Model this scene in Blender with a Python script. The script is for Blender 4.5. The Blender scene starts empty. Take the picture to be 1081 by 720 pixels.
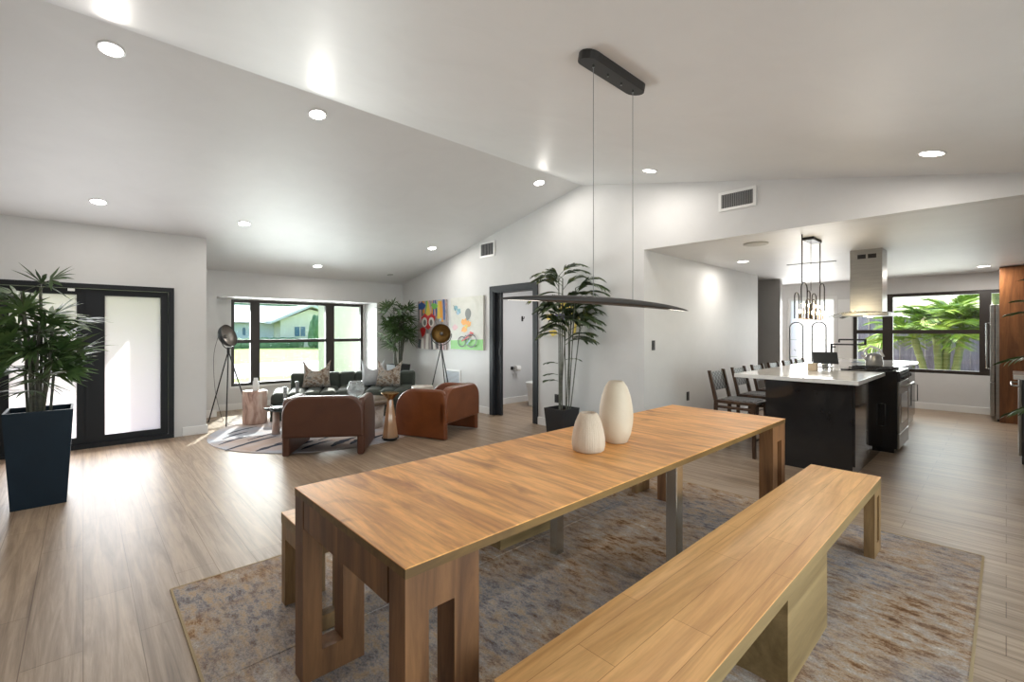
import bpy, bmesh, math, random
from mathutils import Vector, Matrix
C = bpy.context.scene.collection
sc = bpy.context.scene
PI = math.pi
R = math.radians
random.seed(7)

# ------------------------------------------------------------------ camera
AZ = R(47.03)
cam = bpy.data.cameras.new('camera'); camo = bpy.data.objects.new('camera', cam); C.objects.link(camo)
camo.location = (0, 0, 1.37)
camo.rotation_euler = (PI/2, 0, AZ - PI/2)
cam.sensor_width = 36; cam.lens = 486/1081*36
cam.shift_y = -10/1081
cam.clip_start = 0.05; cam.clip_end = 500
sc.camera = camo
# ------------------------------------------------------------------ world, sun, large lights, exposure
sc.view_settings.view_transform = 'Standard'; sc.view_settings.look = 'None'
sc.view_settings.gamma = 1; sc.view_settings.use_curve_mapping = False
sc.view_settings.exposure = 0.74
w = bpy.data.worlds.new('sky'); sc.world = w; w.use_nodes = True
nt = w.node_tree; bg = nt.nodes['Background']
sky = nt.nodes.new('ShaderNodeTexSky'); sky.sky_type = 'NISHITA'; sky.sun_disc = False
sky.sun_elevation = R(34); sky.sun_rotation = R(20); sky.air_density = 1.0; sky.dust_density = 2.0
nt.links.new(sky.outputs[0], bg.inputs[0]); bg.inputs[1].default_value = 0.36
def light(name, kind, loc, energy, color=(1,1,1), direction=(0,0,-1), **kw):
    l = bpy.data.lights.new(name, kind); l.energy = energy; l.color = color
    for k, v in kw.items(): setattr(l, k, v)
    o = bpy.data.objects.new(name, l); C.objects.link(o); o.location = loc
    o.rotation_euler = Vector(direction).to_track_quat('-Z', 'Y').to_euler()
    return o
light('sun', 'SUN', (9,20,15), 5.5, (1,.95,.86), (-.47,-1.0,-.72), angle=R(.6))
# daylight falling through the tall patio doors behind the camera and the windows
light('patio_daylight', 'AREA', (1.9,-1.5,1.2), 78, (.97,.985,1), (0,1,.12), shape='RECTANGLE', size=3.6, size_y=2.1)
light('front_window_daylight', 'AREA', (3.05,9.5,1.1), 150, (.96,.98,1), (0,-1,.12), shape='RECTANGLE', size=2.2, size_y=1.3)
light('kitchen_window_daylight', 'AREA', (11.35,.9,1.4), 30, (1,1,.99), (-1,0,-.1), shape='RECTANGLE', size=2.0, size_y=1.3)
light('double_door_daylight', 'AREA', (.05,7.22,.98), 24, (.96,.98,1), (0,-1,.12), shape='RECTANGLE', size=1.3, size_y=1.6)
light('kitchen_door_daylight', 'AREA', (10.85,2.72,1.15), 34, (1,.99,.96), (-1,0,-.1), shape='RECTANGLE', size=.75, size_y=1.7)

# ------------------------------------------------------------------ materials
MATS = {}
def mat(name, col, rough=.5, metal=0, spec=.5, emit=None, estr=0, trans=0, coat=0, sheen=0, alpha=1):
    if name in MATS: return MATS[name]
    m = bpy.data.materials.new(name); m.use_nodes = True
    b = m.node_tree.nodes['Principled BSDF']
    b.inputs['Base Color'].default_value = (*col, 1); b.inputs['Roughness'].default_value = rough
    b.inputs['Metallic'].default_value = metal; b.inputs['Specular IOR Level'].default_value = spec
    b.inputs['Transmission Weight'].default_value = trans; b.inputs['Coat Weight'].default_value = coat
    b.inputs['Sheen Weight'].default_value = sheen; b.inputs['Alpha'].default_value = alpha
    if emit: b.inputs['Emission Color'].default_value = (*emit, 1); b.inputs['Emission Strength'].default_value = estr
    MATS[name] = m; return m
def N(m, t): return m.node_tree.nodes.new(t)
def L(m, a, b): m.node_tree.links.new(a, b)
def coords(m, scale=(1,1,1), rot=(0,0,0), loc=(0,0,0)):
    t = N(m, 'ShaderNodeTexCoord'); p = N(m, 'ShaderNodeMapping')
    p.inputs['Scale'].default_value = scale; p.inputs['Rotation'].default_value = rot; p.inputs['Location'].default_value = loc
    L(m, t.outputs['Object'], p.inputs[0]); return p.outputs[0]
def noise(m, vec, scale=5, detail=5, rough=.6, dist=0):
    n = N(m, 'ShaderNodeTexNoise'); n.inputs['Scale'].default_value = scale; n.inputs['Detail'].default_value = detail
    n.inputs['Roughness'].default_value = rough; n.inputs['Distortion'].default_value = dist
    L(m, vec, n.inputs['Vector']); return n.outputs['Fac']
def ramp(m, fac, stops):
    r = N(m, 'ShaderNodeValToRGB'); el = r.color_ramp.elements
    while len(el) < len(stops): el.new(.5)
    for e, (p, c) in zip(el, stops): e.position = p; e.color = (*c, 1)
    L(m, fac, r.inputs[0]); return r.outputs[0]
def mix(m, a, b, fac=.5, mode='MULTIPLY'):
    x = N(m, 'ShaderNodeMix'); x.data_type = 'RGBA'; x.blend_type = mode
    if isinstance(fac, (int, float)): x.inputs[0].default_value = fac
    else: L(m, fac, x.inputs[0])
    for i, v in ((6, a), (7, b)):
        if isinstance(v, tuple): x.inputs[i].default_value = (*v, 1)
        else: L(m, v, x.inputs[i])
    return x.outputs[2]
def bsdf(m): return m.node_tree.nodes['Principled BSDF']
def bump(m, fac, strength=.2, dist=.01):
    b = N(m, 'ShaderNodeBump'); b.inputs['Strength'].default_value = strength; b.inputs['Distance'].default_value = dist
    L(m, fac, b.inputs['Height']); L(m, b.outputs[0], bsdf(m).inputs['Normal'])
def wood(name, dark, light_, axis='x', rough=.4, grain=14, coat=0, planks=None, knots=True, stretch=.12):
    m = mat(name, light_, rough, coat=coat)
    s = {'x': (stretch,1,1), 'y': (1,stretch,1), 'z': (1,1,stretch)}[axis]
    v = coords(m, s)
    a = noise(m, v, grain, 8, .65, 1.2)
    mid = tuple((x+y)/2 for x, y in zip(dark, light_))
    c = ramp(m, a, [(.30, dark), (.46, mid), (.60, light_), (.8, tuple(min(1,x*1.12) for x in light_))])
    b = noise(m, v, grain*5, 4, .7)
    c = mix(m, c, ramp(m, b, [(.35, (.72,.68,.62)), (.6, (1,1,1))]), .55)
    if knots:
        k = noise(m, coords(m, tuple(min(1, q*3) for q in s)), 3.2, 3, .5, 2.5)
        c = mix(m, c, ramp(m, k, [(.28, (.45,.36,.28)), (.37, (1,1,1))]), .7)
    if planks:
        br = N(m, 'ShaderNodeTexBrick'); br.inputs['Scale'].default_value = 1
        br.inputs['Brick Width'].default_value = planks[0]; br.inputs['Row Height'].default_value = planks[1]
        br.inputs['Mortar Size'].default_value = planks[2]; br.inputs['Mortar Smooth'].default_value = .3
        br.inputs['Bias'].default_value = 0; br.offset = .37; br.offset_frequency = 2
        br.inputs['Color1'].default_value = (1,1,1,1); br.inputs['Color2'].default_value = (*planks[3],1)
        br.inputs['Mortar'].default_value = (*planks[4],1)
        L(m, coords(m, (1,1,1), (0,0, PI/2 if axis=='y' else 0)), br.inputs['Vector'])
        c = mix(m, c, br.outputs['Color'], 1.0)
    L(m, c, bsdf(m).inputs['Base Color'])
    bump(m, b, .12, .002)
    return m
def mottled(name, stops, scale=6, rough=.6, stretch=(1,1,1), detail=8, bumpy=0, metal=0, spec=.5, sheen=0):
    m = mat(name, stops[0][1], rough, metal, spec=spec, sheen=sheen)
    f = noise(m, coords(m, stretch), scale, detail, .65, .6)
    L(m, ramp(m, f, stops), bsdf(m).inputs['Base Color'])
    if bumpy: bump(m, noise(m, coords(m), scale*6, 3), bumpy, .01)
    return m

m_wall = mottled('wall_paint', [(.3,(.655,.65,.645)), (.7,(.69,.685,.68))], 3, .5, spec=.35)
m_ceil = mottled('ceiling_paint', [(.3,(.70,.695,.695)), (.7,(.74,.735,.735))], 2, .5, spec=.4)
m_trim = mat('white_trim', (.82,.82,.81), .35)
m_floor = wood('floor_planks', (.21,.145,.095), (.44,.33,.235), 'y', .40, 20, planks=(1.35,.19,.0022,(.86,.85,.85),(.45,.38,.32)), knots=False, stretch=.045)
m_blackframe = mat('black_frame', (.010,.011,.014), .5, spec=.3)
m_bronze = mat('bronze_frame', (.028,.02,.016), .4)
m_charcoal = mat('charcoal_casing', (.022,.025,.03), .5, spec=.35)
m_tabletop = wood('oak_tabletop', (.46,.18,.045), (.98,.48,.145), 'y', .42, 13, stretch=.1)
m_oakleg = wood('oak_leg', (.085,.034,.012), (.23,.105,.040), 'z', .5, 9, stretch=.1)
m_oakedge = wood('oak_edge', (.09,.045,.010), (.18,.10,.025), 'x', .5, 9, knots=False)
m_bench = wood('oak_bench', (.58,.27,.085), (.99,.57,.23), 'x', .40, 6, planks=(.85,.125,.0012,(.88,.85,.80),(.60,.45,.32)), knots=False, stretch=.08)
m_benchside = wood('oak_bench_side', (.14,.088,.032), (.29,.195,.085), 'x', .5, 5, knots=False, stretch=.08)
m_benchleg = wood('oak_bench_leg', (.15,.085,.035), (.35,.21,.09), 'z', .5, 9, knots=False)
m_chrome = mat('brushed_chrome', (.55,.57,.56), .22, 1)
m_steel = mottled('stainless', [(.3,(.36,.36,.35)), (.7,(.46,.45,.43))], 3, .3, (1,1,8), metal=1)
m_darksteel = mat('dark_steel', (.10,.105,.11), .3, .9)
m_black = mat('black_plain', (.012,.012,.013), .5)
m_blackgloss = mat('black_gloss', (.015,.015,.017), .08)
m_gloss = mottled('charcoal_gloss', [(.3,(.012,.012,.013)), (.7,(.020,.020,.021))], 3, .06)
m_quartz = mottled('white_quartz', [(.3,(.74,.73,.71)), (.7,(.84,.83,.81))], 4, .1)
m_leather = mottled('tan_leather', [(.3,(.13,.034,.008)), (.7,(.20,.056,.014))], 3, .36, bumpy=.08)
m_leatherd = mottled('brown_leather', [(.3,(.068,.024,.013)), (.7,(.098,.036,.018))], 3, .40, bumpy=.08)
m_sofa = mottled('green_velvet', [(.3,(.024,.032,.025)), (.7,(.040,.050,.038))], 9, .7, sheen=.06, bumpy=.05)
m_navy = mottled('navy_planter_glaze', [(.3,(.002,.011,.022)), (.7,(.004,.017,.032))], 2, .5, spec=.3)
m_soil = mottled('soil', [(.3,(.03,.02,.012)), (.7,(.08,.05,.03))], 30, .95, bumpy=.6)
m_leaf = mottled('palm_leaf', [(.3,(.032,.075,.022)), (.7,(.095,.16,.05))], 8, .42)
m_leafd = mottled('dark_palm_leaf', [(.3,(.028,.050,.022)), (.55,(.065,.10,.04)), (.66,(.26,.27,.06))], 5, .42)
m_cane = mottled('palm_cane', [(.3,(.05,.05,.04)), (.7,(.13,.13,.09))], 12, .6, (1,1,3))
m_ceramic = mottled('cream_ceramic', [(.3,(.55,.44,.32)), (.7,(.63,.53,.41))], 2.5, .55)
m_ribbed = mottled('ribbed_ceramic', [(.3,(.50,.39,.29)), (.7,(.60,.49,.38))], 30, .7, (1,1,.2), bumpy=.2)
m_gold = mottled('brass', [(.3,(.42,.25,.10)), (.7,(.62,.40,.18))], 4, .25, metal=1)
m_goldin = mottled('aged_gold', [(.3,(.16,.085,.02)), (.7,(.40,.24,.08))], 6, .4, metal=.8)
m_stump = mottled('petrified_wood', [(.3,(.10,.07,.06)), (.42,(.42,.25,.20)), (.55,(.62,.44,.36)), (.7,(.74,.66,.60))], 7, .35, (1,1,.35))
m_marble = mottled('pale_marble', [(.3,(.40,.26,.20)), (.45,(.72,.64,.56)), (.7,(.82,.78,.73))], 6, .3, (1,1,2.2))
def glass(name, tint=(1,1,1), rough=0, transp=.9):
    m = bpy.data.materials.new(name); m.use_nodes = True; n = m.node_tree; n.nodes.clear()
    o = n.nodes.new('ShaderNodeOutputMaterial'); t = n.nodes.new('ShaderNodeBsdfTransparent'); g = n.nodes.new('ShaderNodeBsdfGlossy')
    t.inputs[0].default_value = (*tint,1); g.inputs['Roughness'].default_value = rough
    x = n.nodes.new('ShaderNodeMixShader'); f = n.nodes.new('ShaderNodeFresnel'); f.inputs[0].default_value = 1.45
    n.links.new(f.outputs[0], x.inputs[0]); n.links.new(t.outputs[0], x.inputs[1]); n.links.new(g.outputs[0], x.inputs[2])
    n.links.new(x.outputs[0], o.inputs[0]); return m
m_glass = glass('clear_pane', (.94,.97,.96))
m_tableglass = glass('smoked_glass', (.6,.7,.75), .02)
m_crystal = mat('crystal', (.92,.95,.96), .03, trans=.85)
m_amber = mat('amber_glass', (.78,.48,.28), .08, trans=.55)
def frosted(tc=(.77,.755,.80)):
    m = bpy.data.materials.new('frosted_pane'); m.use_nodes = True; n = m.node_tree; n.nodes.clear()
    o = n.nodes.new('ShaderNodeOutputMaterial'); t = n.nodes.new('ShaderNodeBsdfTranslucent'); g = n.nodes.new('ShaderNodeBsdfPrincipled')
    t.inputs[0].default_value = (*tc,1); g.inputs['Base Color'].default_value = (.8,.82,.84,1); g.inputs['Roughness'].default_value = .35
    x = n.nodes.new('ShaderNodeMixShader'); x.inputs[0].default_value = .12
    n.links.new(t.outputs[0], x.inputs[1]); n.links.new(g.outputs[0], x.inputs[2]); n.links.new(x.outputs[0], o.inputs[0]); return m
m_frost = frosted()
m_led = mat('led_diffuser', (1,1,1), .5, emit=(1,.96,.9), estr=9)
m_ledoff = mat('led_diffuser_off', (.42,.42,.41), .4)
m_strip = mat('led_strip', (1,1,1), .5, emit=(1,.93,.84), estr=1.8)
m_bulb = mat('bulb', (1,1,1), .5, emit=(1,.82,.45), estr=22)

# ------------------------------------------------------------------ mesh builder
class MB:
    def __init__(s): s.v = []; s.f = []; s.mi = []; s.cur = 0; s.sm = []; s.smooth = False
    def add(s, vs, fs, T=None, smooth=None):
        b = len(s.v)
        s.v += [tuple(T @ Vector(p)) if T is not None else tuple(p) for p in vs]
        for f in fs:
            s.f.append([b+i for i in f]); s.mi.append(s.cur); s.sm.append(s.smooth if smooth is None else smooth)
        return s
    def box(s, x0, x1, y0, y1, z0, z1, bev=0, T=None, seg=2):
        if bev:
            bm = bmesh.new(); bmesh.ops.create_cube(bm, size=1)
            bmesh.ops.scale(bm, vec=(x1-x0, y1-y0, z1-z0), verts=bm.verts)
            bmesh.ops.translate(bm, vec=((x0+x1)/2, (y0+y1)/2, (z0+z1)/2), verts=bm.verts)
            bmesh.ops.bevel(bm, geom=bm.edges[:], offset=bev, segments=seg, profile=.5, affect='EDGES')
            s.addbm(bm, T); return s
        vs = [(x,y,z) for x in (x0,x1) for y in (y0,y1) for z in (z0,z1)]
        return s.add(vs, [(0,1,3,2),(4,6,7,5),(0,4,5,1),(2,3,7,6),(0,2,6,4),(1,5,7,3)], T)
    def addbm(s, bm, T=None, smooth=None):
        bm.verts.index_update()
        s.add([v.co.copy() for v in bm.verts], [[v.index for v in f.verts] for f in bm.faces], T, smooth); bm.free()
    def prism(s, poly, d0, d1, plane='xz', bev=0, T=None, seg=2):
        bm = bmesh.new()
        def P(a, b, d): return {'xz': (a,d,b), 'xy': (a,b,d), 'yz': (d,a,b)}[plane]
        v0 = [bm.verts.new(P(a,b,d0)) for a, b in poly]; v1 = [bm.verts.new(P(a,b,d1)) for a, b in poly]
        bm.faces.new(v0); bm.faces.new(v1[::-1]); n = len(poly)
        for i in range(n): bm.faces.new((v0[i], v1[i], v1[(i+1)%n], v0[(i+1)%n]))
        bmesh.ops.recalc_face_normals(bm, faces=bm.faces)
        if bev:
            es = [e for e in bm.edges if len([f for f in e.link_faces if len(f.verts) == n]) == 1]
            bmesh.ops.bevel(bm, geom=es, offset=bev, segments=seg, profile=.5, affect='EDGES')
        s.addbm(bm, T); return s
    def tube(s, pts, r, seg=8, caps=True, T=None, radii=None):
        pts = [Vector(p) for p in pts]; n = len(pts); vs = []; fs = []
        up = None
        for i, p in enumerate(pts):
            d = (pts[min(i+1,n-1)] - pts[max(i-1,0)]).normalized()
            if up is None:
                up = Vector((0,0,1)) if abs(d.z) < .9 else Vector((1,0,0))
            a = d.cross(up)
            if a.length < 1e-4: a = d.cross(Vector((0,1,.3)))
            a.normalize(); b = a.cross(d).normalized(); up = b
            rr = radii[i] if radii else r
            for k in range(seg):
                t = 2*PI*k/seg; vs.append(p + a*math.cos(t)*rr + b*math.sin(t)*rr)
        for i in range(n-1):
            for k in range(seg):
                fs.append((i*seg+k, i*seg+(k+1)%seg, (i+1)*seg+(k+1)%seg, (i+1)*seg+k))
        s.add(vs, fs, T, True)
        if caps: s.add(vs[:seg], [list(range(seg))[::-1]], T, False); s.add(vs[-seg:], [list(range(seg))], T, False)
        return s
    def lathe(s, prof, c=(0,0,0), seg=32, T=None, rfun=None, smooth=True, cap=True):
        vs = []; fs = []; n = len(prof)
        for r, z in prof:
            for k in range(seg):
                t = 2*PI*k/seg; q = r*(rfun(t,z) if rfun else 1)
                vs.append((c[0]+q*math.cos(t), c[1]+q*math.sin(t), c[2]+z))
        for i in range(n-1):
            for k in range(seg): fs.append((i*seg+k, i*seg+(k+1)%seg, (i+1)*seg+(k+1)%seg, (i+1)*seg+k))
        if cap and prof[0][0] > 1e-5: fs.append(tuple(range(seg))[::-1])
        if cap and prof[-1][0] > 1e-5: fs.append(tuple((n-1)*seg+k for k in range(seg)))
        return s.add(vs, fs, T, smooth)
    def disc(s, c, r, seg=32, T=None, h=.004, rx=None):
        poly = [(c[0]+(rx or r)*math.cos(2*PI*k/seg), c[1]+r*math.sin(2*PI*k/seg)) for k in range(seg)]
        return s.prism(poly, c[2], c[2]+h, 'xy', T=T)
    def ball(s, c, r, seg=16, T=None, jitter=0, sub=3):
        bm = bmesh.new(); bmesh.ops.create_icosphere(bm, subdivisions=sub, radius=1)
        rr = r if isinstance(r, (tuple, list)) else (r,r,r)
        for v in bm.verts:
            k = 1 + (random.uniform(-jitter, jitter) if jitter else 0)
            v.co = Vector((v.co.x*rr[0]*k+c[0], v.co.y*rr[1]*k+c[1], v.co.z*rr[2]*k+c[2]))
        s.addbm(bm, T, True); return s
    def clampx(s, x1, y1=1e9):
        s.v = [(min(p[0], x1-.0005*(i%7)), min(p[1], y1-.0005*(i%5)), p[2]) for i, p in enumerate(s.v)]
    def build(s, name, mats, parent=None, loc=None, rotz=None, smooth_angle=None):
        me = bpy.data.meshes.new(name); me.from_pydata(s.v, [], s.f)
        if not isinstance(mats, (list, tuple)): mats = [mats]
        for m in mats: me.materials.append(m)
        for p, mi, sm in zip(me.polygons, s.mi, s.sm): p.material_index = mi; p.use_smooth = sm
        bm = bmesh.new(); bm.from_mesh(me); bmesh.ops.recalc_face_normals(bm, faces=bm.faces); bm.to_mesh(me); bm.free()
        me.update()
        o = bpy.data.objects.new(name, me); C.objects.link(o)
        if parent: o.parent = parent
        if loc: o.location = loc
        if rotz is not None: o.rotation_euler.z = rotz
        return o
def tag(o, label, cat=None, group=None):
    if label: o['label'] = label
    if cat: o['category'] = cat
    if group: o['group'] = group
    return o
def thing(name, label, cat, loc=(0,0,0), rotz=0, group=None):
    o = bpy.data.objects.new(name, None); C.objects.link(o); o.empty_display_size = .1
    o.location = loc; o.rotation_euler = (0,0,rotz); return tag(o, label, cat, group)
def struct(name, mb, m): o = mb.build(name, m); o['kind'] = 'structure'; return o
def dup(root, loc, rotz=None, label=None, rot=None):
    r = root.copy(); C.objects.link(r); r.location = loc
    if rotz is not None: r.rotation_euler = (0,0,rotz)
    if rot is not None: r.rotation_euler = rot
    if label: r['label'] = label
    for ch in list(root.children):
        c = ch.copy(); C.objects.link(c); c.parent = r
        for g in ch.children:
            d = g.copy(); C.objects.link(d); d.parent = c
    return r
def wall_rects(mb, fn, a0, a1, z0, z1, holes):
    # panels filling a wall rectangle around its openings; fn(a0,a1,z0,z1) adds one box
    xs = sorted({a0,a1,*[h[0] for h in holes],*[h[1] for h in holes]})
    for i in range(len(xs)-1):
        c = (xs[i]+xs[i+1])/2; cuts = sorted([(h[2],h[3]) for h in holes if h[0] < c < h[1]]); z = z0
        for b0, b1 in cuts:
            if b0 > z: fn(xs[i], xs[i+1], z, b0)
            z = b1
        if z < z1: fn(xs[i], xs[i+1], z, z1)

# ------------------------------------------------------------------ the room shell
XA = 4.92; YR = 3.92; ZR = 3.345; SL = .209; ZK = 2.35; YB = -1.25; XL = -2.4; YW = 8.65; YD = 7.35; XK = 10.9
ceilz = lambda y: ZR - SL*abs(y-YR)
mb = MB(); mb.box(XL-.2, XK+.15, YB-.15, YW+.7, -.12, 0); struct('floor', mb, m_floor)
# sloping ceilings meeting at the ridge
mb = MB()
mb.prism([(YR,ZR),(YW+.12,ceilz(YW+.12)),(YW+.12,ceilz(YW+.12)+.2),(YR,ZR+.2)], XL-.2, XA, 'yz')
mb.prism([(YR,ZR),(YB-.15,ceilz(YB-.15)),(YB-.15,ceilz(YB-.15)+.2),(YR,ZR+.2)], XL-.2, XA, 'yz')
mb.box(XA+.1205, XK+.15, YB-.15, 2.96, ZK, ZK+.15); mb.box(XA+.1205, XK+.15, 2.96, 4.0, ZK, ZK+.15)
mb.box(XA+.12, 7.4, 4.0, 6.7, 2.4, 2.5)
struct('ceiling', mb, m_ceil)
# wall with the paintings and the soffit over the kitchen opening
mb = MB()
def fn(a0,a1,z0,z1): mb.box(XA, XA+.12, a0, a1, z0, z1)
wall_rects(mb, fn, 2.96, YW+.15, 0, 2.30, [(4.80,5.72,0,2.02)])
def gable(y0, y1, zb):
    ys = [y0] + ([YR] if y0 < YR < y1 else []) + [y1]
    mb.prism([(y0,zb),(y1,zb)] + [(y, ceilz(y)+.05) for y in ys[::-1]], XA, XA+.12, 'yz')
gable(2.96, YW+.15, 2.30); gable(-.78, 2.96, ZK); mb.box(XA,XA+.12,YB,-.78,0,ZK)
struct('wall_right', mb, m_wall)
mb = MB(); mb.box(-.0,0,0,0,0,0) if False else None
# door wall (left) and the return to the window wall
mb = MB()
def fn(a0,a1,z0,z1): mb.box(a0, a1, YD, YD+.14, z0, z1)
wall_rects(mb, fn, XL, 1.215, 0, 3.0, [(-.78,.86,0,1.93)])
mb.box(1.075, 1.215, YD+.14, YW+.15, 0, 3.0)
struct('wall_front', mb, m_wall)
mb = MB()
Z0, Z1, XW0, XW1 = .41, 1.93, 1.886, 4.30; YA = 9.20
def fn(a0,a1,z0,z1): mb.box(a0, a1, YW, YW+.12, z0, z1)
wall_rects(mb, fn, 1.215, XA, 0, 2.6, [(1.57,4.335,0,1.945)])
mb.box(1.45,1.57,YW+.12,YA+.14,0,1.945); mb.box(4.335,4.455,YW+.12,YA+.14,0,1.945); mb.box(1.45,4.455,YW+.12,YA+.14,1.945,2.05)
def fn(a0,a1,z0,z1): mb.box(a0, a1, YA, YA+.14, z0, z1)
wall_rects(mb, fn, 1.57, 4.335, 0, 1.945, [(XW0,XW1,Z0,Z1)])
struct('wall_window', mb, m_wall)
mb = MB(); mb.box(XL-.14, XL, YB, YD, 0, 3.5); struct('wall_left', mb, m_wall)
mb = MB()
def fn(a0,a1,z0,z1): mb.box(a0, a1, YB-.14, YB, z0, z1)
wall_rects(mb, fn, XL, XA, 0, 2.4, [(0,3.8,0,2.1)])
mb.box(XA, XK+.14, YB-.14, YB, 0, ZK)
struct('wall_back', mb, m_wall)
# kitchen walls
mb = MB(); mb.box(XA+.12, 8.63, 2.96, 3.08, 0, ZK); mb.box(XA+.12, XK+.14, 3.85, 3.97, 0, ZK)
struct('wall_kitchen_left', mb, m_wall)
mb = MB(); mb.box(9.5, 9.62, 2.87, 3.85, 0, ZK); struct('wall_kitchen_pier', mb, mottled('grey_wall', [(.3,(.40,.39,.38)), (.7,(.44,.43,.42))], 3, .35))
mb = MB()
def fn(a0,a1,z0,z1): mb.box(XK, XK+.14, a0, a1, z0, z1)
wall_rects(mb, fn, YB, 3.85, 0, ZK, [(-.35,2.02,.64,2.06),(2.28,3.16,.0,2.08)])
struct('wall_kitchen_back', mb, m_wall)
# bathroom behind the dark doorway
light('bathroom_fill', 'AREA', (6.1,5.3,2.36), 14, (1,.98,.95), (0,0,-1), shape='DISK', size=.3)  # unseen fill light without a fixture, added to brighten the bathroom
mb = MB(); mb.box(XA+.12, 7.3, 6.45, 6.57, 0, 2.4); mb.box(7.2, 7.3, 4.0, 6.45, 0, 2.4); mb.box(XA+.12, 7.2, 3.97, 4.05, 0, 2.4)
struct('wall_bathroom', mb, mat('bathroom_paint', (.66,.67,.68), .5))
# baseboards
def base(name, segs):
    mb = MB()
    for (x0,x1,y0,y1) in segs:
        mb.box(x0,x1,y0,y1,0,.115, bev=.005)
    struct(name, mb, m_trim)
base('baseboard_right', [(XA-.016,XA,5.80,YW), (XA-.016,XA,2.96,4.72)])
base('baseboard_front', [(.95,1.231,YD-.016,YD), (1.215,1.231,YD,YW), (XL,-.87,YD-.016,YD)])
base('baseboard_window', [(1.231,1.57,YW-.016,YW),(4.335,XA-.016,YW-.016,YW),(1.57,4.335,YA-.016,YA)])
base('baseboard_kitchen', [(XK-.016,XK,-.6,2.2), (XA+.12,8.63,2.944,2.96)])
base('baseboard_bathroom', [(XA+.12,7.2,6.434,6.45)])

# ------------------------------------------------------------------ windows and doors (structure)
def frame_boxes(mb, horiz, d0, d1, a0, a1, z0, z1, t):
    def b(p0,p1,q0,q1):
        if horiz == 'x': mb.box(p0,p1,d0,d1,q0,q1)
        else: mb.box(d0,d1,p0,p1,q0,q1)
    b(a0,a1,z0,z0+t); b(a0,a1,z1-t,z1); b(a0,a0+t,z0+t,z1-t); b(a1-t,a1,z0+t,z1-t); return b
# front window, three bays, set deep in the wall
mb = MB(); Yf = YA+.01
b = frame_boxes(mb, 'x', Yf, Yf+.07, XW0, XW1, Z0, Z1, .05)
xm1, xm2 = 2.265, 3.61
for c, wd in ((xm1,.15),(xm2,.17)): b(c-wd/2, c+wd/2, Z0+.05, Z1-.05)
for a, c in ((XW0+.05,xm1-.075),(xm1+.075,xm2-.085),(xm2+.085,XW1-.05)):
    b(a, c, 1.165, 1.225)
win = struct('window_1', mb, m_bronze)
mb = MB(); mb.box(XW0+.04, XW1-.04, Yf+.03, Yf+.036, Z0+.04, Z1-.04)
g = mb.build('window_1_pane', m_glass, win); g['kind'] = 'structure'; g.name = 'pane'
mb = MB(); mb.box(XW0-.02, XW1+.02, YA-.025, YA-.001, Z0-.03, Z0-.001); struct('trim_1', mb, m_trim)
# kitchen window
mb = MB(); Xf = XK+.02
b = frame_boxes(mb, 'y', Xf, Xf+.07, -.35, 2.02, .64, 2.06, .06)
for c, wd in ((1.50,.15),(.235,.14)): b(c-wd/2, c+wd/2, .70, 2.0)
for a, c in ((1.575,1.96),(.305,1.425),(-.29,.165)): b(a, c, 1.33, 1.40)
win = struct('window_2', mb, m_bronze)
mb = MB(); mb.box(Xf+.03, Xf+.036, -.31, 1.98, .68, 2.02); g = mb.build('pane', m_glass, win); g['kind'] = 'structure'
# white glazed kitchen door
mb = MB(); b = frame_boxes(mb, 'y', Xf, Xf+.06, 2.28, 3.16, 0, 2.08, .06)
win = struct('window_3', mb, m_trim)
mb = MB(); mb.box(Xf+.03, Xf+.036, 2.33, 3.11, .05, 2.03); g = mb.build('pane', frosted((.98,.98,.96)), win); g['kind'] = 'structure'
# patio doors behind the camera
mb = MB(); b = frame_boxes(mb, 'x', YB-.10, YB-.03, 0, 3.8, 0, 2.1, .05); b(1.86,1.94,.05,2.05)
win = struct('window_4', mb, m_blackframe)
mb = MB(); mb.box(.05,3.75,YB-.07,YB-.064,.05,2.05); g = mb.build('pane', m_glass, win); g['kind'] = 'structure'
# French doors
mb = MB(); b = frame_boxes(mb, 'x', YD-.03, YD+.10, -.78, .86, 0, 1.93, .055)
dr = struct('door_1', mb, m_blackframe)
for k, (a0, a1) in enumerate(((-.72,.02),(.06,.80))):
    mb = MB(); d0, d1 = YD+.01, YD+.06
    st = .13
    mb.box(a0,a1,d0,d1,.03,.13); mb.box(a0,a1,d0,d1,1.80,1.87); mb.box(a0,a0+st,d0,d1,.13,1.80); mb.box(a1-.075,a1,d0,d1,.13,1.80)
    s_ = mb.build('door_leaf', m_blackframe, dr); s_['kind'] = 'structure'
    mb = MB(); mb.box(a0+st,a1-.075,d0+.02,d0+.03,.13,1.80); s_ = mb.build('frosted_pane', m_frost, dr); s_['kind'] = 'structure'
mb = MB(); mb.box(.02,.06,YD-.01,YD+.01,.03,1.87); s_ = mb.build('astragal', m_blackframe, dr); s_['kind'] = 'structure'
mb = MB(); mb.box(-.035,.005,YD-.005,YD+.01,.95,1.12,.004); mb.tube([(-.015,YD,.99),(-.015,YD-.05,.99),(-.13,YD-.05,.99)], .009)
mb.lathe([(.0,0),(.026,0),(.026,.015),(0,.015)], T=Matrix.Translation((-.015,YD-.002,1.20)) @ Matrix.Rotation(PI/2,4,'X'))
s_ = mb.build('door_handle', m_black, dr); s_['kind'] = 'structure'
mb = MB(); mb.box(-.13,-.07,YD-.045,YD-.03,1.835,1.865,.003)
tag(mb.build('door_sensor', m_trim), 'small white alarm sensor on the frame above the black double doors', 'sensor')
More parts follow.
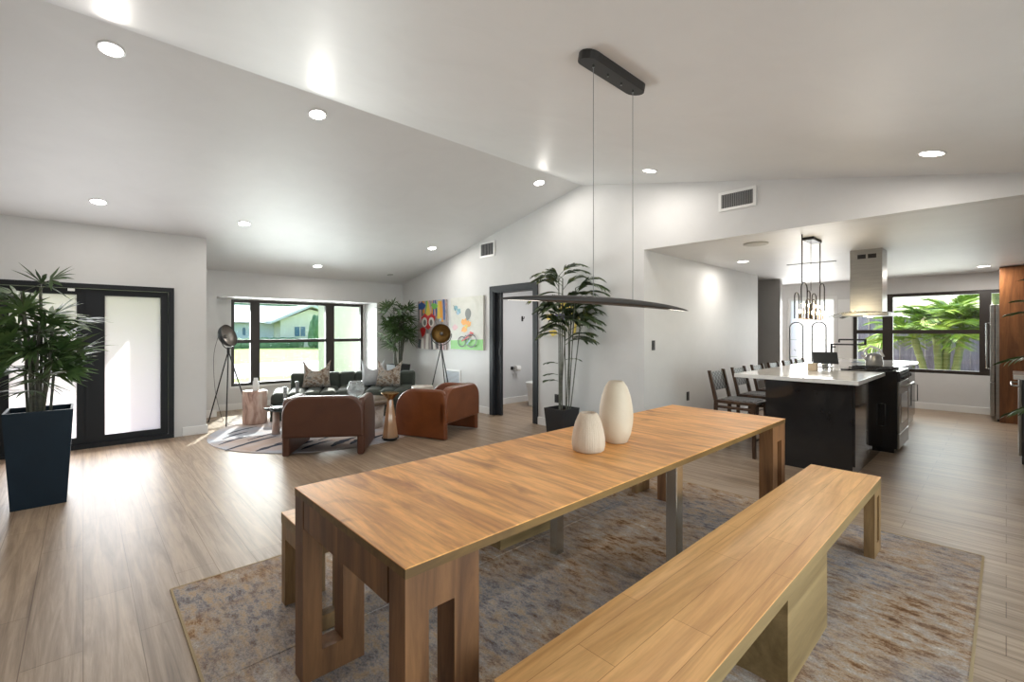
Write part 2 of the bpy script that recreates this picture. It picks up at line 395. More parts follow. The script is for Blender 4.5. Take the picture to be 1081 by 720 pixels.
# bathroom doorway casing
mb = MB()
for y0, y1 in ((4.71,4.80),(5.72,5.81)): mb.box(XA-.02, XA, y0, y1, 0, 2.11, .003)
mb.box(XA-.02, XA, 4.80, 5.72, 2.02, 2.11, .003)
mb.box(XA-.01, XA+.15, 5.70, 5.72, 0, 2.02); mb.box(XA-.01, XA+.15, 4.80, 4.82, 0, 2.02); mb.box(XA-.01, XA+.15, 4.82, 5.70, 2.0, 2.02)
mb.box(XA+.04, XA+.08, 5.58, 5.70, .01, 2.0)
dr = struct('door_2', mb, m_charcoal)
mb = MB(); mb.box(XA+.03, XA+.04, 5.60, 5.64, .98, 1.10, .003); s_ = mb.build('door_pull', m_black, dr); s_['kind'] = 'structure'

# ------------------------------------------------------------------ recessed lights, vents, switches
def downlight(x, y, label, on=True, flat=False, power=9):
    z = ZK if flat else ceilz(y)
    ang = 0 if flat else (math.atan(-SL) if y > YR else math.atan(SL))
    t = thing('recessed_light', label, 'ceiling light', (x,y,z), group='recessed ceiling lights')
    t.rotation_euler = (ang,0,0)
    mb = MB(); mb.lathe([(.078,0),(.078,-.004),(.066,-.006),(.066,0)], seg=32); mb.build('trim_ring', m_trim, t)
    mb = MB(); mb.lathe([(.066,-.001),(.066,-.004),(0.0,-.005)], seg=32); mb.build('diffuser', m_led if on else m_ledoff, t)
    if on:
        n = Matrix.Rotation(ang,3,'X') @ Vector((0,0,-1))
        light('recessed_lamp', 'AREA', Vector((x,y,z))+n*.02, power, (1,.95,.88), n, shape='DISK', size=.13)
dl = [(.14,4.16,'large lit recessed ceiling light nearest the camera, left of the ridge'),
      (1.52,4.16,'lit recessed light beside the ridge, second from the left top'),
      (4.33,4.13,'lit recessed light just left of the peak where the ridge meets the wall'),
      (.12,6.67,'lit recessed light above the black double doors'),
      (1.52,6.70,'lit recessed light high above the left tripod lamp'),
      (2.93,8.02,'small lit recessed light right above the front window'),
      (4.32,6.62,'lit recessed light over the two colourful paintings')]
for x, y, l in dl: downlight(x, y, l, power=5 if x > 4 else (3.5 if y > 6 else 9))
downlight(4.34, 8.11, 'unlit recessed light in the far corner above the potted palm', on=False)
downlight(4.35, 2.55, 'lit recessed light right of the ridge behind the pendant cable', power=5)
downlight(4.28, .35, 'large lit recessed light on the right side of the vaulted ceiling', power=5)
downlight(6.75, 2.51, 'lit recessed light in the flat kitchen ceiling near the stools', flat=True, power=6)
downlight(9.87, .23, 'lit recessed light in the kitchen ceiling near the fridge', flat=True, power=12)
mb = MB(); mb.lathe([(.125,0),(.125,-.012),(.11,-.016),(0,-.018)], seg=40)
tag(mb.build('ceiling_speaker', mat('speaker_grille', (.50,.49,.47), .7), loc=(5.48,1.90,ZK)), 'flat round grey speaker in the kitchen ceiling', 'speaker')
mb = MB(); mb.box(-.012,.012,-.30,.30,-.008,0)
tag(mb.build('slot_diffuser', mat('grey_slot', (.25,.25,.25), .6), loc=(7.6,1.9,ZK), rotz=.1), 'thin dark slot air diffuser in the kitchen ceiling behind the chandelier', 'vent')
def vent(y0, y1, z0, z1, label, n=12, vertical=True, back=m_charcoal):
    t = thing('wall_vent', label, 'vent', (XA,(y0+y1)/2,z0)); hy = (y1-y0)/2; h = z1-z0; e = .028
    mb = MB(); mb.box(-.014,0,-hy,hy,0,e); mb.box(-.014,0,-hy,hy,h-e,h); mb.box(-.014,0,-hy,-hy+e,e,h-e); mb.box(-.014,0,hy-e,hy,e,h-e); mb.build('frame', m_trim, t)
    mb = MB(); mb.box(-.003,0,-hy+e,hy-e,e,h-e); mb.build('backing', back, t)
    mb = MB()
    for k in range(n):
        if vertical:
            a = -hy+e+(k+.5)*(2*hy-2*e)/n; mb.box(-.012,-.004,a-.004,a+.004,e,h-e)
        else:
            a = e+(k+.5)*(h-2*e)/n; mb.box(-.012,-.004,-hy+e,hy-e,a-.004,a+.004)
    mb.build('louvres', mat('vent_grey', (.30,.30,.30), .5), t)
vent(1.70, 2.07, 2.63, 2.83, 'white framed air vent with vertical louvres above the kitchen opening', 16)
vent(5.69, 6.07, 2.61, 2.86, 'white framed air vent high on the wall left of the dark doorway', 9)
vent(6.62, 7.10, .33, .68, 'pale blue-white return grille low on the wall under the cyclist painting', 14, False, mat('grille_pale', (.62,.68,.76), .5))
def plate(x, y, z, axis, label, name, kind):
    mb = MB()
    if axis == 'y': mb.box(x-.036,x+.036,y-.007,y,z-.06,z+.06,.003); mb.box(x-.016,x+.016,y-.010,y-.006,z-.033,z+.033,.002)
    else: mb.box(x-.007,x,y-.036,y+.036,z-.06,z+.06,.003); mb.box(x-.010,x-.006,y-.016,y+.016,z-.033,z+.033,.002)
    tag(mb.build(name, m_black), label, kind)
plate(6.03, 2.96, .49, 'y', 'black electrical outlet low on the shiny kitchen wall', 'wall_outlet', 'outlet')
plate(5.13, 2.96, 1.20, 'y', 'black light switch at the near end of the kitchen wall', 'light_switch', 'switch')
plate(XA, 4.35, .42, 'x', 'black electrical outlet behind the potted bamboo palm', 'wall_outlet', 'outlet')

# ------------------------------------------------------------------ rugs
def rugmat(name, pal, scale, st):
    m = mat(name, pal[0], .95, spec=.1)
    v = coords(m, st); a = noise(m, v, scale, 12, .82, 0); b = noise(m, coords(m, (1,1,1)), 1.3, 4, .6, .5)
    c1 = ramp(m, a, [(.36,pal[0]),(.44,pal[1]),(.50,pal[2]),(.56,pal[3]),(.66,pal[4])])
    a2 = noise(m, coords(m, st, loc=(3.3,1.7,0)), scale*1.3, 12, .82, 0)
    c2 = ramp(m, a2, [(.38,pal[5]),(.46,pal[6]),(.52,pal[3]),(.60,pal[2])])
    f = ramp(m, b, [(.40,(0,0,0)),(.60,(1,1,1))])
    c = mix(m, c1, c2, f, 'MIX')
    d = noise(m, coords(m, (1,1,1)), 140, 2, .6)
    c = mix(m, c, ramp(m, d, [(.3,(.62,.6,.58)),(.6,(1,1,1))]), .8)
    L(m, c, bsdf(m).inputs['Base Color']); bump(m, a, .3, .004); return m
m_rug = rugmat('distressed_rug', [(.11,.05,.02),(.27,.145,.07),(.50,.36,.24),(.44,.38,.33),(.80,.70,.58),(.16,.11,.09),(.27,.26,.28)], 13, (1.4,.6,1))
t = thing('area_rug', 'distressed brown, blue and grey rectangular rug under the dining table and benches', 'rug', (2.165,1.55,0))
mb = MB(); mb.box(-1.82,1.82,-1.45,1.45,0,.010); mb.build('pile', m_rug, t)
mb = MB()
for a in (( -1.83,-1.82,-1.46,1.46),(1.82,1.83,-1.46,1.46),(-1.82,1.82,-1.46,-1.45),(-1.82,1.82,1.45,1.46)): mb.box(*a,0,.011)
mb.build('bound_edge', mat('rug_edge', (.36,.27,.15), .9), t)
mb = MB()
for y in (-.28, .55): mb.box(-1.8,1.8,y-.006,y+.006,.009,.0135,.002)
o = mb.build('crease', m_rug, t); o['label'] = 'raised fold line in the rug'
# round rug
t = thing('round_rug', 'round pale rug with dark brush-stroke bands under the coffee tables', 'rug', (2.52,6.62,0))
mb = MB(); mb.disc((0,0,0), 1.40, 72, h=.008); mb.build('pile', mottled('cream_rug', [(.3,(.42,.29,.23)),(.45,(.46,.38,.35)),(.6,(.40,.42,.48)),(.75,(.52,.50,.50))], 1.6, .95, bumpy=.2), t)
mb = MB(); rnd = random.Random(3)
def stroke(x, y, ang, ln, wd):
    n = 10; T = Matrix.Translation((x,y,.009)) @ Matrix.Rotation(ang,4,'Z'); vs = []; fs = []
    for i in range(n+1):
        s = i/n; ww = wd*(math.sin(PI*min(max(s,.04),.96))**.5)*(1+.3*rnd.uniform(-1,1)); yo = .05*math.sin(2.5*s)
        vs += [(ln*(s-.5), yo-ww/2, 0), (ln*(s-.5), yo+ww/2, 0)]
    for i in range(n): fs.append((2*i,2*i+2,2*i+3,2*i+1))
    mb.add(vs, fs, T)
for x, y, a, l, wd in ((-1.12,-.05,.55,.5,.05),(-1.0,-.35,.5,.75,.07),(-1.05,.25,.6,.45,.05),(-.85,-.72,.35,.5,.09),(-.62,-.85,.4,.45,.10),(-.45,-.98,.4,.5,.06),(-.9,.55,.5,.5,.05),
                    (-.15,-1.05,.5,.5,.10),(.02,-1.12,.5,.4,.09),(.3,-1.1,.4,.5,.05),(.5,-1.05,.6,.4,.1),(-.5,-.5,.3,.7,.05),(0,-.6,.4,.8,.06),(-.7,.0,.45,.7,.05),(.7,-.95,2.2,.35,.06),(.9,-.6,.3,.6,.08),(-.2,.2,.4,.8,.07)):
    stroke(x,y,a,l,wd)
mb.build('stripes', mat('rug_navy', (.02,.024,.045), .95), t)

# ------------------------------------------------------------------ dining table
t = thing('dining_table', 'long oak extension dining table with hollow panel legs on the distressed rug', 'table', (2.135,1.50,.0105))
HX, HY_, TT = 1.52, .43, .74
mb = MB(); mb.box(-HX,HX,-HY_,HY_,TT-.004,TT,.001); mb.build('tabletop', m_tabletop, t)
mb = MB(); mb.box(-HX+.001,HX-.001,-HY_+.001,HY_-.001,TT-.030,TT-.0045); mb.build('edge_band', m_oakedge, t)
for sx in (-1,1):
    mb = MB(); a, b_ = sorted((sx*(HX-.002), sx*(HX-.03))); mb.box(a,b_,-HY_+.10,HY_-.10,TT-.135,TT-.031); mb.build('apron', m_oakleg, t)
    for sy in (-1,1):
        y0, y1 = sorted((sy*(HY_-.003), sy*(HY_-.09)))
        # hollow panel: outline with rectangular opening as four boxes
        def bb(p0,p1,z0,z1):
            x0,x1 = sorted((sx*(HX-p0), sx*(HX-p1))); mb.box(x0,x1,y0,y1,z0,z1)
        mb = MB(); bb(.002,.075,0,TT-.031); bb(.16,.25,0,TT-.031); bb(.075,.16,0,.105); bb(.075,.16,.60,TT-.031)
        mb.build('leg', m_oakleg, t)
for sy in (-1,1):
    mb = MB(); mb.box(-.035,.03,sy*.385-.028,sy*.385+.028,0,TT-.036,.003); o = mb.build('leg', m_chrome, t); o['label'] = 'slim square chrome middle leg'
mb = MB(); mb.box(-.03,.025,-.357,.357,TT-.075,TT-.036,.003); o = mb.build('crossbar', m_chrome, t); o['label'] = 'chrome bar under the top'
mb = MB()
for sy in (-1,1): mb.box(-1.48,1.48,sy*.27-.02,sy*.27+.02,TT-.065,TT-.031)
mb.build('slide_rail', m_darksteel, t)

# ------------------------------------------------------------------ benches
def bench(label, loc):
    t = thing('dining_bench', label, 'bench', loc); X, Y = 1.435, .19; H = .45
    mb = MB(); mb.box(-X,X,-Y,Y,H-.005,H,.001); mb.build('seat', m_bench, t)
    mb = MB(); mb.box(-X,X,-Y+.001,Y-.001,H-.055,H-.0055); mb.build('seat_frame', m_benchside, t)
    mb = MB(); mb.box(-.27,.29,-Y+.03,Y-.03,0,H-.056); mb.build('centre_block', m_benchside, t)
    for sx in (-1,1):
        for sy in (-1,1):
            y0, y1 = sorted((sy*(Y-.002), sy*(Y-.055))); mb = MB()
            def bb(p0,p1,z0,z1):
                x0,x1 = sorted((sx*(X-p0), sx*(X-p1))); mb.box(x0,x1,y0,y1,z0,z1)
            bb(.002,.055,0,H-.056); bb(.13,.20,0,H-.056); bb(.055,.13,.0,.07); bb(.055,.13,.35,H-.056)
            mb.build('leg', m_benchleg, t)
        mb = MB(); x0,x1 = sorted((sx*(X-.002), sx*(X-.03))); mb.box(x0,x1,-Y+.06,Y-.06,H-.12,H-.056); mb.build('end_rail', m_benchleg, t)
    return t
bench('golden oak bench in the foreground with its whole seat in view', (2.22,.723,.0105))
bench('oak bench on the far side, mostly hidden behind the dining table', (2.165,2.30,.0105))

# ------------------------------------------------------------------ vases on the table
ZT = .7508
mb = MB()
pr = [(.0,0),(.050,0),(.062,.006),(.080,.05),(.0915,.11),(.0935,.15),(.090,.20),(.079,.26),(.062,.31),(.044,.337),(.036,.343),(.030,.340),(.028,.31),(0,.30)]
mb.lathe(pr, seg=96, rfun=lambda t,z: 1+.004*math.cos(48*t))
tag(mb.build('egg_vase', m_ceramic, loc=(2.185,1.49,ZT)), 'tall smooth cream egg-shaped vase on the dining table', 'vase')
mb = MB()
pr = [(.0,0),(.070,0),(.080,.008),(.0845,.035),(.0835,.07),(.077,.11),(.066,.15),(.053,.182),(.044,.196),(.038,.199),(.033,.193),(.032,.17),(0,.165)]
mb.lathe(pr, seg=180, rfun=lambda t,z: 1+.018*abs(math.sin(22*t)))
tag(mb.build('ribbed_vase', m_ribbed, loc=(1.925,1.483,ZT)), 'short beige vase with vertical ribs in front of the taller vase', 'vase')

# ------------------------------------------------------------------ linear pendant over the table
t = thing('linear_pendant', 'long thin black linear pendant lamp hanging over the dining table', 'pendant light', (2.19,1.5,1.50))
mb = MB(); n = 40; vs = []; fs = []; K = 12
for i in range(n+1):
    s = -1+2*i/n; x = .88*s; e = max(0,(1-abs(s)**6))**.5; wd = .05*(.35+.65*(1-s*s))*max(e,.05); hh = .030*(.4+.6*(1-s*s))*max(e,.08); z = .018*(1-s*s)
    for k in range(K):
        a = 2*PI*k/K; vs.append((x, wd*math.cos(a), .012+z+hh*max(math.sin(a),-.35)))
for i in range(n):
    for k in range(K): fs.append((i*K+k, i*K+(k+1)%K, (i+1)*K+(k+1)%K, (i+1)*K+k))
fs.append(tuple(range(K))); fs.append(tuple(n*K+k for k in range(K)))
mb.add(vs, fs, None, True); mb.build('bar', mat('pendant_black', (.016,.014,.013), .5), t)
mb = MB(); n = 24; vs = []
for i in range(n+1):
    s = -.93+1.86*i/n; z = .018*(1-s*s)+.012-.011*(.4+.6*(1-s*s))+.0008; wd = .012*(.35+.65*(1-s*s))
    vs += [(.88*s,-wd,z),(.88*s,wd,z)]
mb.add(vs, [(2*i,2*i+2,2*i+3,2*i+1) for i in range(n)]); mb.build('led_strip', m_strip, t)
zc = ceilz(1.5)-1.50
for x in (-.20,.18):
    mb = MB(); mb.tube([(x,0,.04),(x,0,zc-.05)], .0022, 6); mb.build('cable', mat('grey_cable', (.25,.25,.25), .5), t)
poly = []
for k in range(9): a = PI/2+PI*k/8; poly.append((-.22+.058*math.cos(a), .058*math.sin(a)))
for k in range(9): a = -PI/2+PI*k/8; poly.append((.22+.058*math.cos(a), .058*math.sin(a)))
mb = MB(); mb.prism(poly, -.045, .0, 'xy', bev=.003, T=Matrix.Translation((-.01,0,zc)) @ Matrix.Rotation(math.atan(SL),4,'X'))
cn = mb.build('canopy', mat('pendant_black', (.016,.014,.013), .5), t)
for x in (-.20,-.07,.06,.18):
    mb = MB(); mb.tube([(x,0,zc-.062),(x,0,zc-.035)], .006, 8); mb.build('cable_grip', m_chrome, cn)

# ------------------------------------------------------------------ plants
_br = random.Random(99)
def blade(mb, p, d, ln, wd, droop=.3, n=4, up=None):
    d = Vector(d).normalized(); side = d.cross(up or Vector((_br.uniform(-.9,.9),_br.uniform(-.9,.9),1)))
    if side.length < .05: side = d.cross(Vector((1,0,0)))
    side.normalize(); vs = []; p = Vector(p)
    for i in range(n+1):
        s = i/n; ww = wd*(.35+1.3*s if s < .5 else 2.0*(1-s))*.5+.0008
        c = p + d*ln*s + Vector((0,0,-droop*ln*s*s)); vs += [c-side*ww, c+side*ww]
    mb.add(vs, [(2*i,2*i+2,2*i+3,2*i+1) for i in range(n)], None, True)
def fan(mb, p, d, ln, nb, rnd, wd=.03, spread=1.25):
    d = Vector(d).normalized(); side = d.cross(Vector((rnd.uniform(-1.1,1.1),rnd.uniform(-1.1,1.1),1)))
    side.normalize(); nm = side.cross(d).normalized()
    for k in range(nb):
        a = spread*(-1+2*k/(nb-1))*1.15 + rnd.uniform(-.08,.08)
        dd = d*math.cos(a)+side*math.sin(a)+nm*rnd.uniform(-.1,.2)
        blade(mb, p, dd, ln*(.75+.25*math.cos(a))*rnd.uniform(.9,1.05), wd, rnd.uniform(.08,.35), 4, nm)
def frond(mb, p, d, ln, rnd, wd=.016, ll=.22, droop=.45, n=13, r=.004):
    d = Vector(d).normalized(); side = d.cross(Vector((0,0,1)))
    if side.length < .05: side = Vector((1,0,0))
    side.normalize(); p = Vector(p); pts = [p + d*ln*(i/8) + Vector((0,0,-droop*ln*(i/8)**2)) for i in range(9)]
    mb.tube(pts, r, 5, radii=[r*(1-.08*i) for i in range(9)])
    for k in range(n):
        s = .22+.76*k/(n-1); c = p + d*ln*s + Vector((0,0,-droop*ln*s*s)); tg = (d+Vector((0,0,-2*droop*s))).normalized()
        L_ = ll*math.sin(PI*(.18+.68*s))**.7
        for q in (-1,1): blade(mb, c, tg*.75+side*q*.75+Vector((0,0,.10)), L_*rnd.uniform(.85,1.1), wd, rnd.uniform(.15,.35), 3)
def square_pot(t, w0, w1, h, m, name='planter'):
    mb = MB(); a, b_ = w0/2, w1/2; vs = [(-a,-a,0),(a,-a,0),(a,a,0),(-a,a,0),(-b_,-b_,h),(b_,-b_,h),(b_,b_,h),(-b_,b_,h)]
    c = b_-.018; vs += [(-c,-c,h),(c,-c,h),(c,c,h),(-c,c,h),(-c,-c,h-.05),(c,-c,h-.05),(c,c,h-.05),(-c,c,h-.05)]
    mb.add(vs, [(3,2,1,0)]+[(i,(i+1)%4,4+(i+1)%4,4+i) for i in range(4)]+[(4+i,4+(i+1)%4,8+(i+1)%4,8+i) for i in range(4)]+[(8+i,8+(i+1)%4,12+(i+1)%4,12+i) for i in range(4)])
    mb.build(name, m, t)
    mb = MB(); mb.box(-c,c,-c,c,h-.07,h-.045); mb.build('soil', m_soil, t)
def lady_palm(t, z0, z1, canes, spread, seed, ln=.26, per=6, m=None, wd=.03, nb=8, lim=None, low=.55):
    rnd = random.Random(seed); st = MB(); fo = MB()
    for k in range(canes):
        a = rnd.uniform(0,2*PI); r0 = rnd.uniform(.01,.09); h = z0+(z1-z0)*rnd.uniform(.45,1)
        b0 = Vector((r0*math.cos(a), r0*math.sin(a), z0)); top = Vector((spread*.35*math.cos(a)*rnd.uniform(.3,1), spread*.35*math.sin(a)*rnd.uniform(.3,1), h))
        st.tube([b0, b0.lerp(top,.5)+Vector((rnd.uniform(-.02,.02),rnd.uniform(-.02,.02),0)), top], .011, 6)
        for j in range(per):
            s = 1-low*j/per*rnd.uniform(.7,1.1); c = b0.lerp(top, s); an = rnd.uniform(0,2*PI)
            e = rnd.uniform(-.1,.75); d = Vector((math.cos(an)*math.cos(e), math.sin(an)*math.cos(e), math.sin(e)+.1))
            pe = c + d*rnd.uniform(.08,.20); st.tube([c, pe], .003, 4, caps=False)
            fan(fo, pe, d, ln*rnd.uniform(.75,1.1), nb, rnd, wd)
    if lim: fo.clampx(*lim)
    st.build('stems', m_cane, t); fo.build('foliage', m or m_leaf, t)
t = thing('potted_lady_palm', 'bushy lady palm in a tall tapered navy planter beside the black doors', 'potted plant', (-.252,5.30,0))
square_pot(t, .31, .39, .75, m_navy)
lady_palm(t, .70, 1.80, 11, .40, 5, .28, 6, nb=9, wd=.030, low=.8)
t = thing('potted_lady_palm', 'lady palm in a small black pot on a stand in the corner behind the sofa', 'potted plant', (4.52,8.12,0))
square_pot(t, .20, .34, .73, mat('matt_black_pot', (.02,.02,.022), .6))
lady_palm(t, .68, 1.88, 13, .42, 11, .27, 6, nb=8, wd=.032, lim=(.355,.49))
t = thing('potted_bamboo_palm', 'tall slender bamboo palm in a black square pot against the white wall', 'potted plant', (4.60,3.98,0))
square_pot(t, .27, .33, .37, mat('matt_black_pot', (.02,.02,.022), .6))
rnd = random.Random(21); st = MB(); fo = MB()
view = Vector((.73,-.68,0)); dep = Vector((-.68,-.73,0))
for k in range(11):
    a = rnd.uniform(0,2*PI); b0 = Vector((.11*math.cos(a), .11*math.sin(a), .31)); h = [2.12,2.05,1.92,1.8,1.72,1.64,1.58,1.5,1.55,1.45,1.4][k]
    top = Vector((b0.x*1.3+rnd.uniform(-.06,.08), b0.y*1.6+rnd.uniform(-.10,.05), h)); st.tube([b0, b0.lerp(top,.5)+Vector((rnd.uniform(-.015,.015),0,0)), top], .0075, 6)
    for j in range(5):
        an = rnd.choice([0,PI])+rnd.uniform(-.8,.8); dv = view*math.cos(an)+dep*abs(math.sin(an))*.7; e = rnd.uniform(.25,1.3)
        if top.x+.5*dv.x > .2: dv.x *= .25
        frond(fo, top-Vector((0,0,.05*j)), Vector((dv.x*math.cos(e), dv.y*math.cos(e), math.sin(e))), rnd.uniform(.34,.52), rnd, .025, .19, .5, 15)
for z, an in ((.95,PI),(.80,PI),(1.0,0),(.72,PI-.3)):
    dv = view*math.cos(an); frond(fo, Vector((dv.x*.05,dv.y*.05,z)), Vector((dv.x*.9,dv.y,.3)), .18, rnd, .022, .11, .3, 6)
fo.clampx(.30)
st.build('stems', mottled('ringed_cane', [(.3,(.06,.065,.05)),(.7,(.17,.17,.13))], 10, .6, (.3,.3,4)), t); fo.build('foliage', m_leafd, t)
t = thing('potted_areca_palm', 'areca palm whose fronds reach in at the right edge before the wood panel', 'potted plant', (6.55,-.75,0))
square_pot(t, .28, .34, .40, mat('matt_black_pot', (.02,.02,.022), .6))
rnd = random.Random(9); st = MB(); fo = MB()
for k in range(7):
    a = rnd.uniform(0,2*PI); b0 = Vector((.08*math.cos(a), .08*math.sin(a), .34)); top = Vector((b0.x*1.2, b0.y*1.2+.08, rnd.uniform(1.1,1.6))); st.tube([b0,top], .010, 6)
for az, e, ln, z in ((1.75,.75,.85,1.35),(1.6,.45,.75,1.45),(1.9,.25,.75,1.15),(1.45,.85,.85,1.5),(.8,.6,.6,1.3),(2.3,.7,.7,1.2),(1.6,.0,.68,.8),(.3,.5,.6,1.3),(3.0,.5,.6,1.2)):
    frond(fo, (0,.05,z), (math.cos(az)*math.cos(e), math.sin(az)*math.cos(e), math.sin(e)), ln, rnd, .030, .22, .32, 13)
st.build('stems', m_cane, t); fo.build('foliage', m_leaf, t)

# ------------------------------------------------------------------ sofa
t = thing('curved_sofa', 'dark green channel-tufted curved sofa in front of the window', 'sofa', (0,0,0))
TH0 = R(-20); RA = 6.6; S0 = Vector((2.62,8.37,.009)); cdir = Vector((math.sin(TH0), -math.cos(TH0), 0)); CEN = S0 + cdir*RA
def arcpt(s, off):  # s metres along the back line, off towards the room
    a = math.atan2(-cdir.y,-cdir.x) - s/RA; return CEN + Vector((math.cos(a), math.sin(a), 0))*(RA-off), a-PI/2
nS = 8; wS = .262
for k in range(-1, nS):
    p, a = arcpt((k+.5)*wS, .58); T = Matrix.Translation(p) @ Matrix.Rotation(a,4,'Z')
    mb = MB(); mb.smooth = True; mb.box(-.132,.132,-.42,.42,.13,.43,.085,T,5); mb.build('seat_channel', m_sofa, t)
    if k >= 0:
        p, a = arcpt((k+.5)*wS, .13); T = Matrix.Translation(p) @ Matrix.Rotation(a,4,'Z')
        mb = MB(); mb.smooth = True; mb.box(-.132,.132,-.11,.11,.13,.66,.05,T,4); mb.build('back_channel', m_sofa, t)
mb = MB()
for k in range(-1, nS):
    p, a = arcpt((k+.5)*wS, .56); mb.box(-.136,.136,-.40,.46,.0,.16,0,Matrix.Translation(p) @ Matrix.Rotation(a,4,'Z'))
mb.build('base', m_sofa, t)
def cushion(name, label, loc, rotz, w, h, m, tilt=-.25, notch=.27, ln=.10):
    mb = MB(); n = 14; vs = []; fs = []
    for side in (1,-1):
        for i in range(n+1):
            for j in range(n+1):
                u = -1+2*i/n; v = -1+2*j/n
                pinch = 1-.10*(1-v*v) if abs(u) > 0 else 1
                x = u*w/2*pinch; z = (v+1)/2*h
                if v > -.2: z -= notch*((v+.2)/1.2)**2*(1-min(1,abs(u)*1.05)**1.5)
                th = ln*max(0,(1-u**4))**.5*max(0,(1-v**4))**.5*(.8 if v > .3 and abs(u) < .4 else 1)
                vs.append((x, side*th, z))
    M_ = (n+1)*(n+1)
    for sgn in range(2):
        for i in range(n):
            for j in range(n):
                q = [sgn*M_+i*(n+1)+j, sgn*M_+(i+1)*(n+1)+j, sgn*M_+(i+1)*(n+1)+j+1, sgn*M_+i*(n+1)+j+1]; fs.append(q)
    mb.add(vs, fs, Matrix.Rotation(tilt,4,'X'), True)
    return tag(mb.build(name, m, loc=loc, rotz=rotz), label, 'cushion')
m_floral = mottled('floral_fabric', [(.38,(.10,.06,.04)),(.47,(.30,.22,.16)),(.54,(.46,.42,.37)),(.64,(.16,.15,.14))], 16, .9, sheen=.3)
m_greyfab = mottled('silver_fabric', [(.3,(.42,.43,.45)),(.7,(.56,.57,.59))], 10, .8, sheen=.3)
p, a = arcpt(.42,.38); cushion('throw_cushion', 'floral cushion with two pointed corners at the left end of the sofa', (p.x,p.y,.44), a, .44, .46, m_floral)
p, a = arcpt(1.38,.32); cushion('throw_cushion', 'plain silver-grey cushion behind the right floral cushion', (p.x,p.y,.44), a+.15, .40, .46, m_greyfab)
p, a = arcpt(1.66,.52); cushion('throw_cushion', 'floral cushion leaning at the right end of the sofa', (p.x,p.y,.435), a-.25, .44, .46, m_floral)

# ------------------------------------------------------------------ leather armchairs
def armchair(label, loc, rz, m):
    t = thing('leather_armchair', label, 'armchair', loc, rz, None)
    def rr(w0, w1, z0, z1, rl, rr_, n=8):
        p = [(w0,z0),(w1,z0)]
        for k in range(n+1): a = PI/2*k/n; p.append((w1-rr_+rr_*math.cos(a), z1-rr_+rr_*math.sin(a)))
        for k in range(n+1): a = PI/2+PI/2*k/n; p.append((w0+rl+rl*math.cos(a), z1-rl+rl*math.sin(a)))
        return p
    mb = MB(); mb.prism(rr(-.435,.435,.195,.65,.20,.20), 0, .12, 'xz', bev=.03, seg=3); o = mb.build('backrest', m, t)
    for sx in (-1,1):
        x0, x1 = sorted((sx*.435, sx*.355))
        mb = MB(); poly = rr(.02,.80,0,.62,.10,.30); mb.prism(poly, x0, x1, 'yz', bev=.025, seg=3); mb.build('armrest', m, t)
    mb = MB(); mb.smooth = True; mb.box(-.353,.353,.121,.74,.22,.42,.06,None,4); mb.build('seat', m, t)
    return t
armchair('dark brown leather armchair seen from behind, left of the gold side table', (1.92,5.10,.009), math.atan2(-.575,.818), m_leatherd)
armchair('tan leather armchair right of the gold side table, turned to the left', (3.715,4.925,.009), math.atan2(.38,.925), m_leather)

# ------------------------------------------------------------------ tables of the seating group
t = thing('coffee_table', 'low round glass-topped coffee table behind the brown armchair', 'table', (2.10,6.50,.009))
mb = MB(); mb.lathe([(0,0),(.39,0),(.395,.008),(.39,.016),(0,.016)], c=(0,0,.352), seg=48); mb.build('tabletop', m_tableglass, t)
mb = MB(); mb.lathe([(.33,0),(.33,.02),(.30,.02),(.30,0)], c=(0,0,.331), seg=48); mb.build('rim', m_darksteel, t)
for k in range(3):
    a = .6+2*PI*k/3; mb = MB(); mb.lathe([(.0,0),(.05,0),(.04,.33),(0,.33)], c=(.25*math.cos(a),.25*math.sin(a),0), seg=20); mb.build('leg', m_stump, t)
t = thing('drum_coffee_table', 'round dark-topped coffee table with pale drum base beside the gold side table', 'table', (2.93,6.27,.009))
mb = MB(); mb.lathe([(0,0),(.37,0),(.385,.01),(.385,.05),(.36,.065),(0,.065)], c=(0,0,.335), seg=48); mb.build('tabletop', wood('walnut', (.06,.04,.025), (.17,.12,.08), 'x', .35, 8, knots=False), t)
mb = MB(); mb.lathe([(0,0),(.27,0),(.30,.335),(0,.335)], seg=40); mb.build('base', m_marble, t)
# candle holders and vase
for k, (x, y, h, lab) in enumerate(((1.93,6.42,.27,'short clear glass candle holder on the glass coffee table'),(2.08,6.41,.33,'taller clear glass candle holder on the glass coffee table'))):
    mb = MB(); mb.lathe([(0,0),(.035,0),(.035,.01),(.012,.03),(.012,.09),(.022,.11),(.022,h-.02),(.026,h),(.019,h),(.016,.12),(0,.12)], seg=20)
    tag(mb.build('candle_holder', m_crystal, loc=(x,y,.378)), lab, 'candle holder')
mb = MB(); mb.lathe([(0,0),(.05,0),(.09,.04),(.118,.11),(.12,.16),(.10,.22),(.082,.25),(.088,.262),(.082,.264),(.075,.25),(.092,.21),(.110,.155),(.108,.11),(.08,.045),(0,.02)], seg=40, rfun=lambda t,z: 1+.02*math.sin(9*t+z*30))
tag(mb.build('glass_vase', m_crystal, loc=(2.80,6.22,.410)), 'round clear glass vase on the drum coffee table', 'vase')
t = thing('hourglass_side_table', 'small side table with brass bowl top and amber glass hourglass stem', 'table', (2.835,5.30,.009))
mb = MB(); mb.lathe([(0,.50),(.03,.50),(.055,.53),(.10,.575),(.112,.585),(.108,.590),(.05,.56),(0,.555)], seg=32); mb.build('bowl_top', m_gold, t)
mb = MB(); mb.lathe([(0,.03),(.10,.03),(.098,.06),(.07,.26),(.045,.44),(.035,.50),(0,.50)], seg=8, smooth=False); mb.build('stem', m_amber, t)
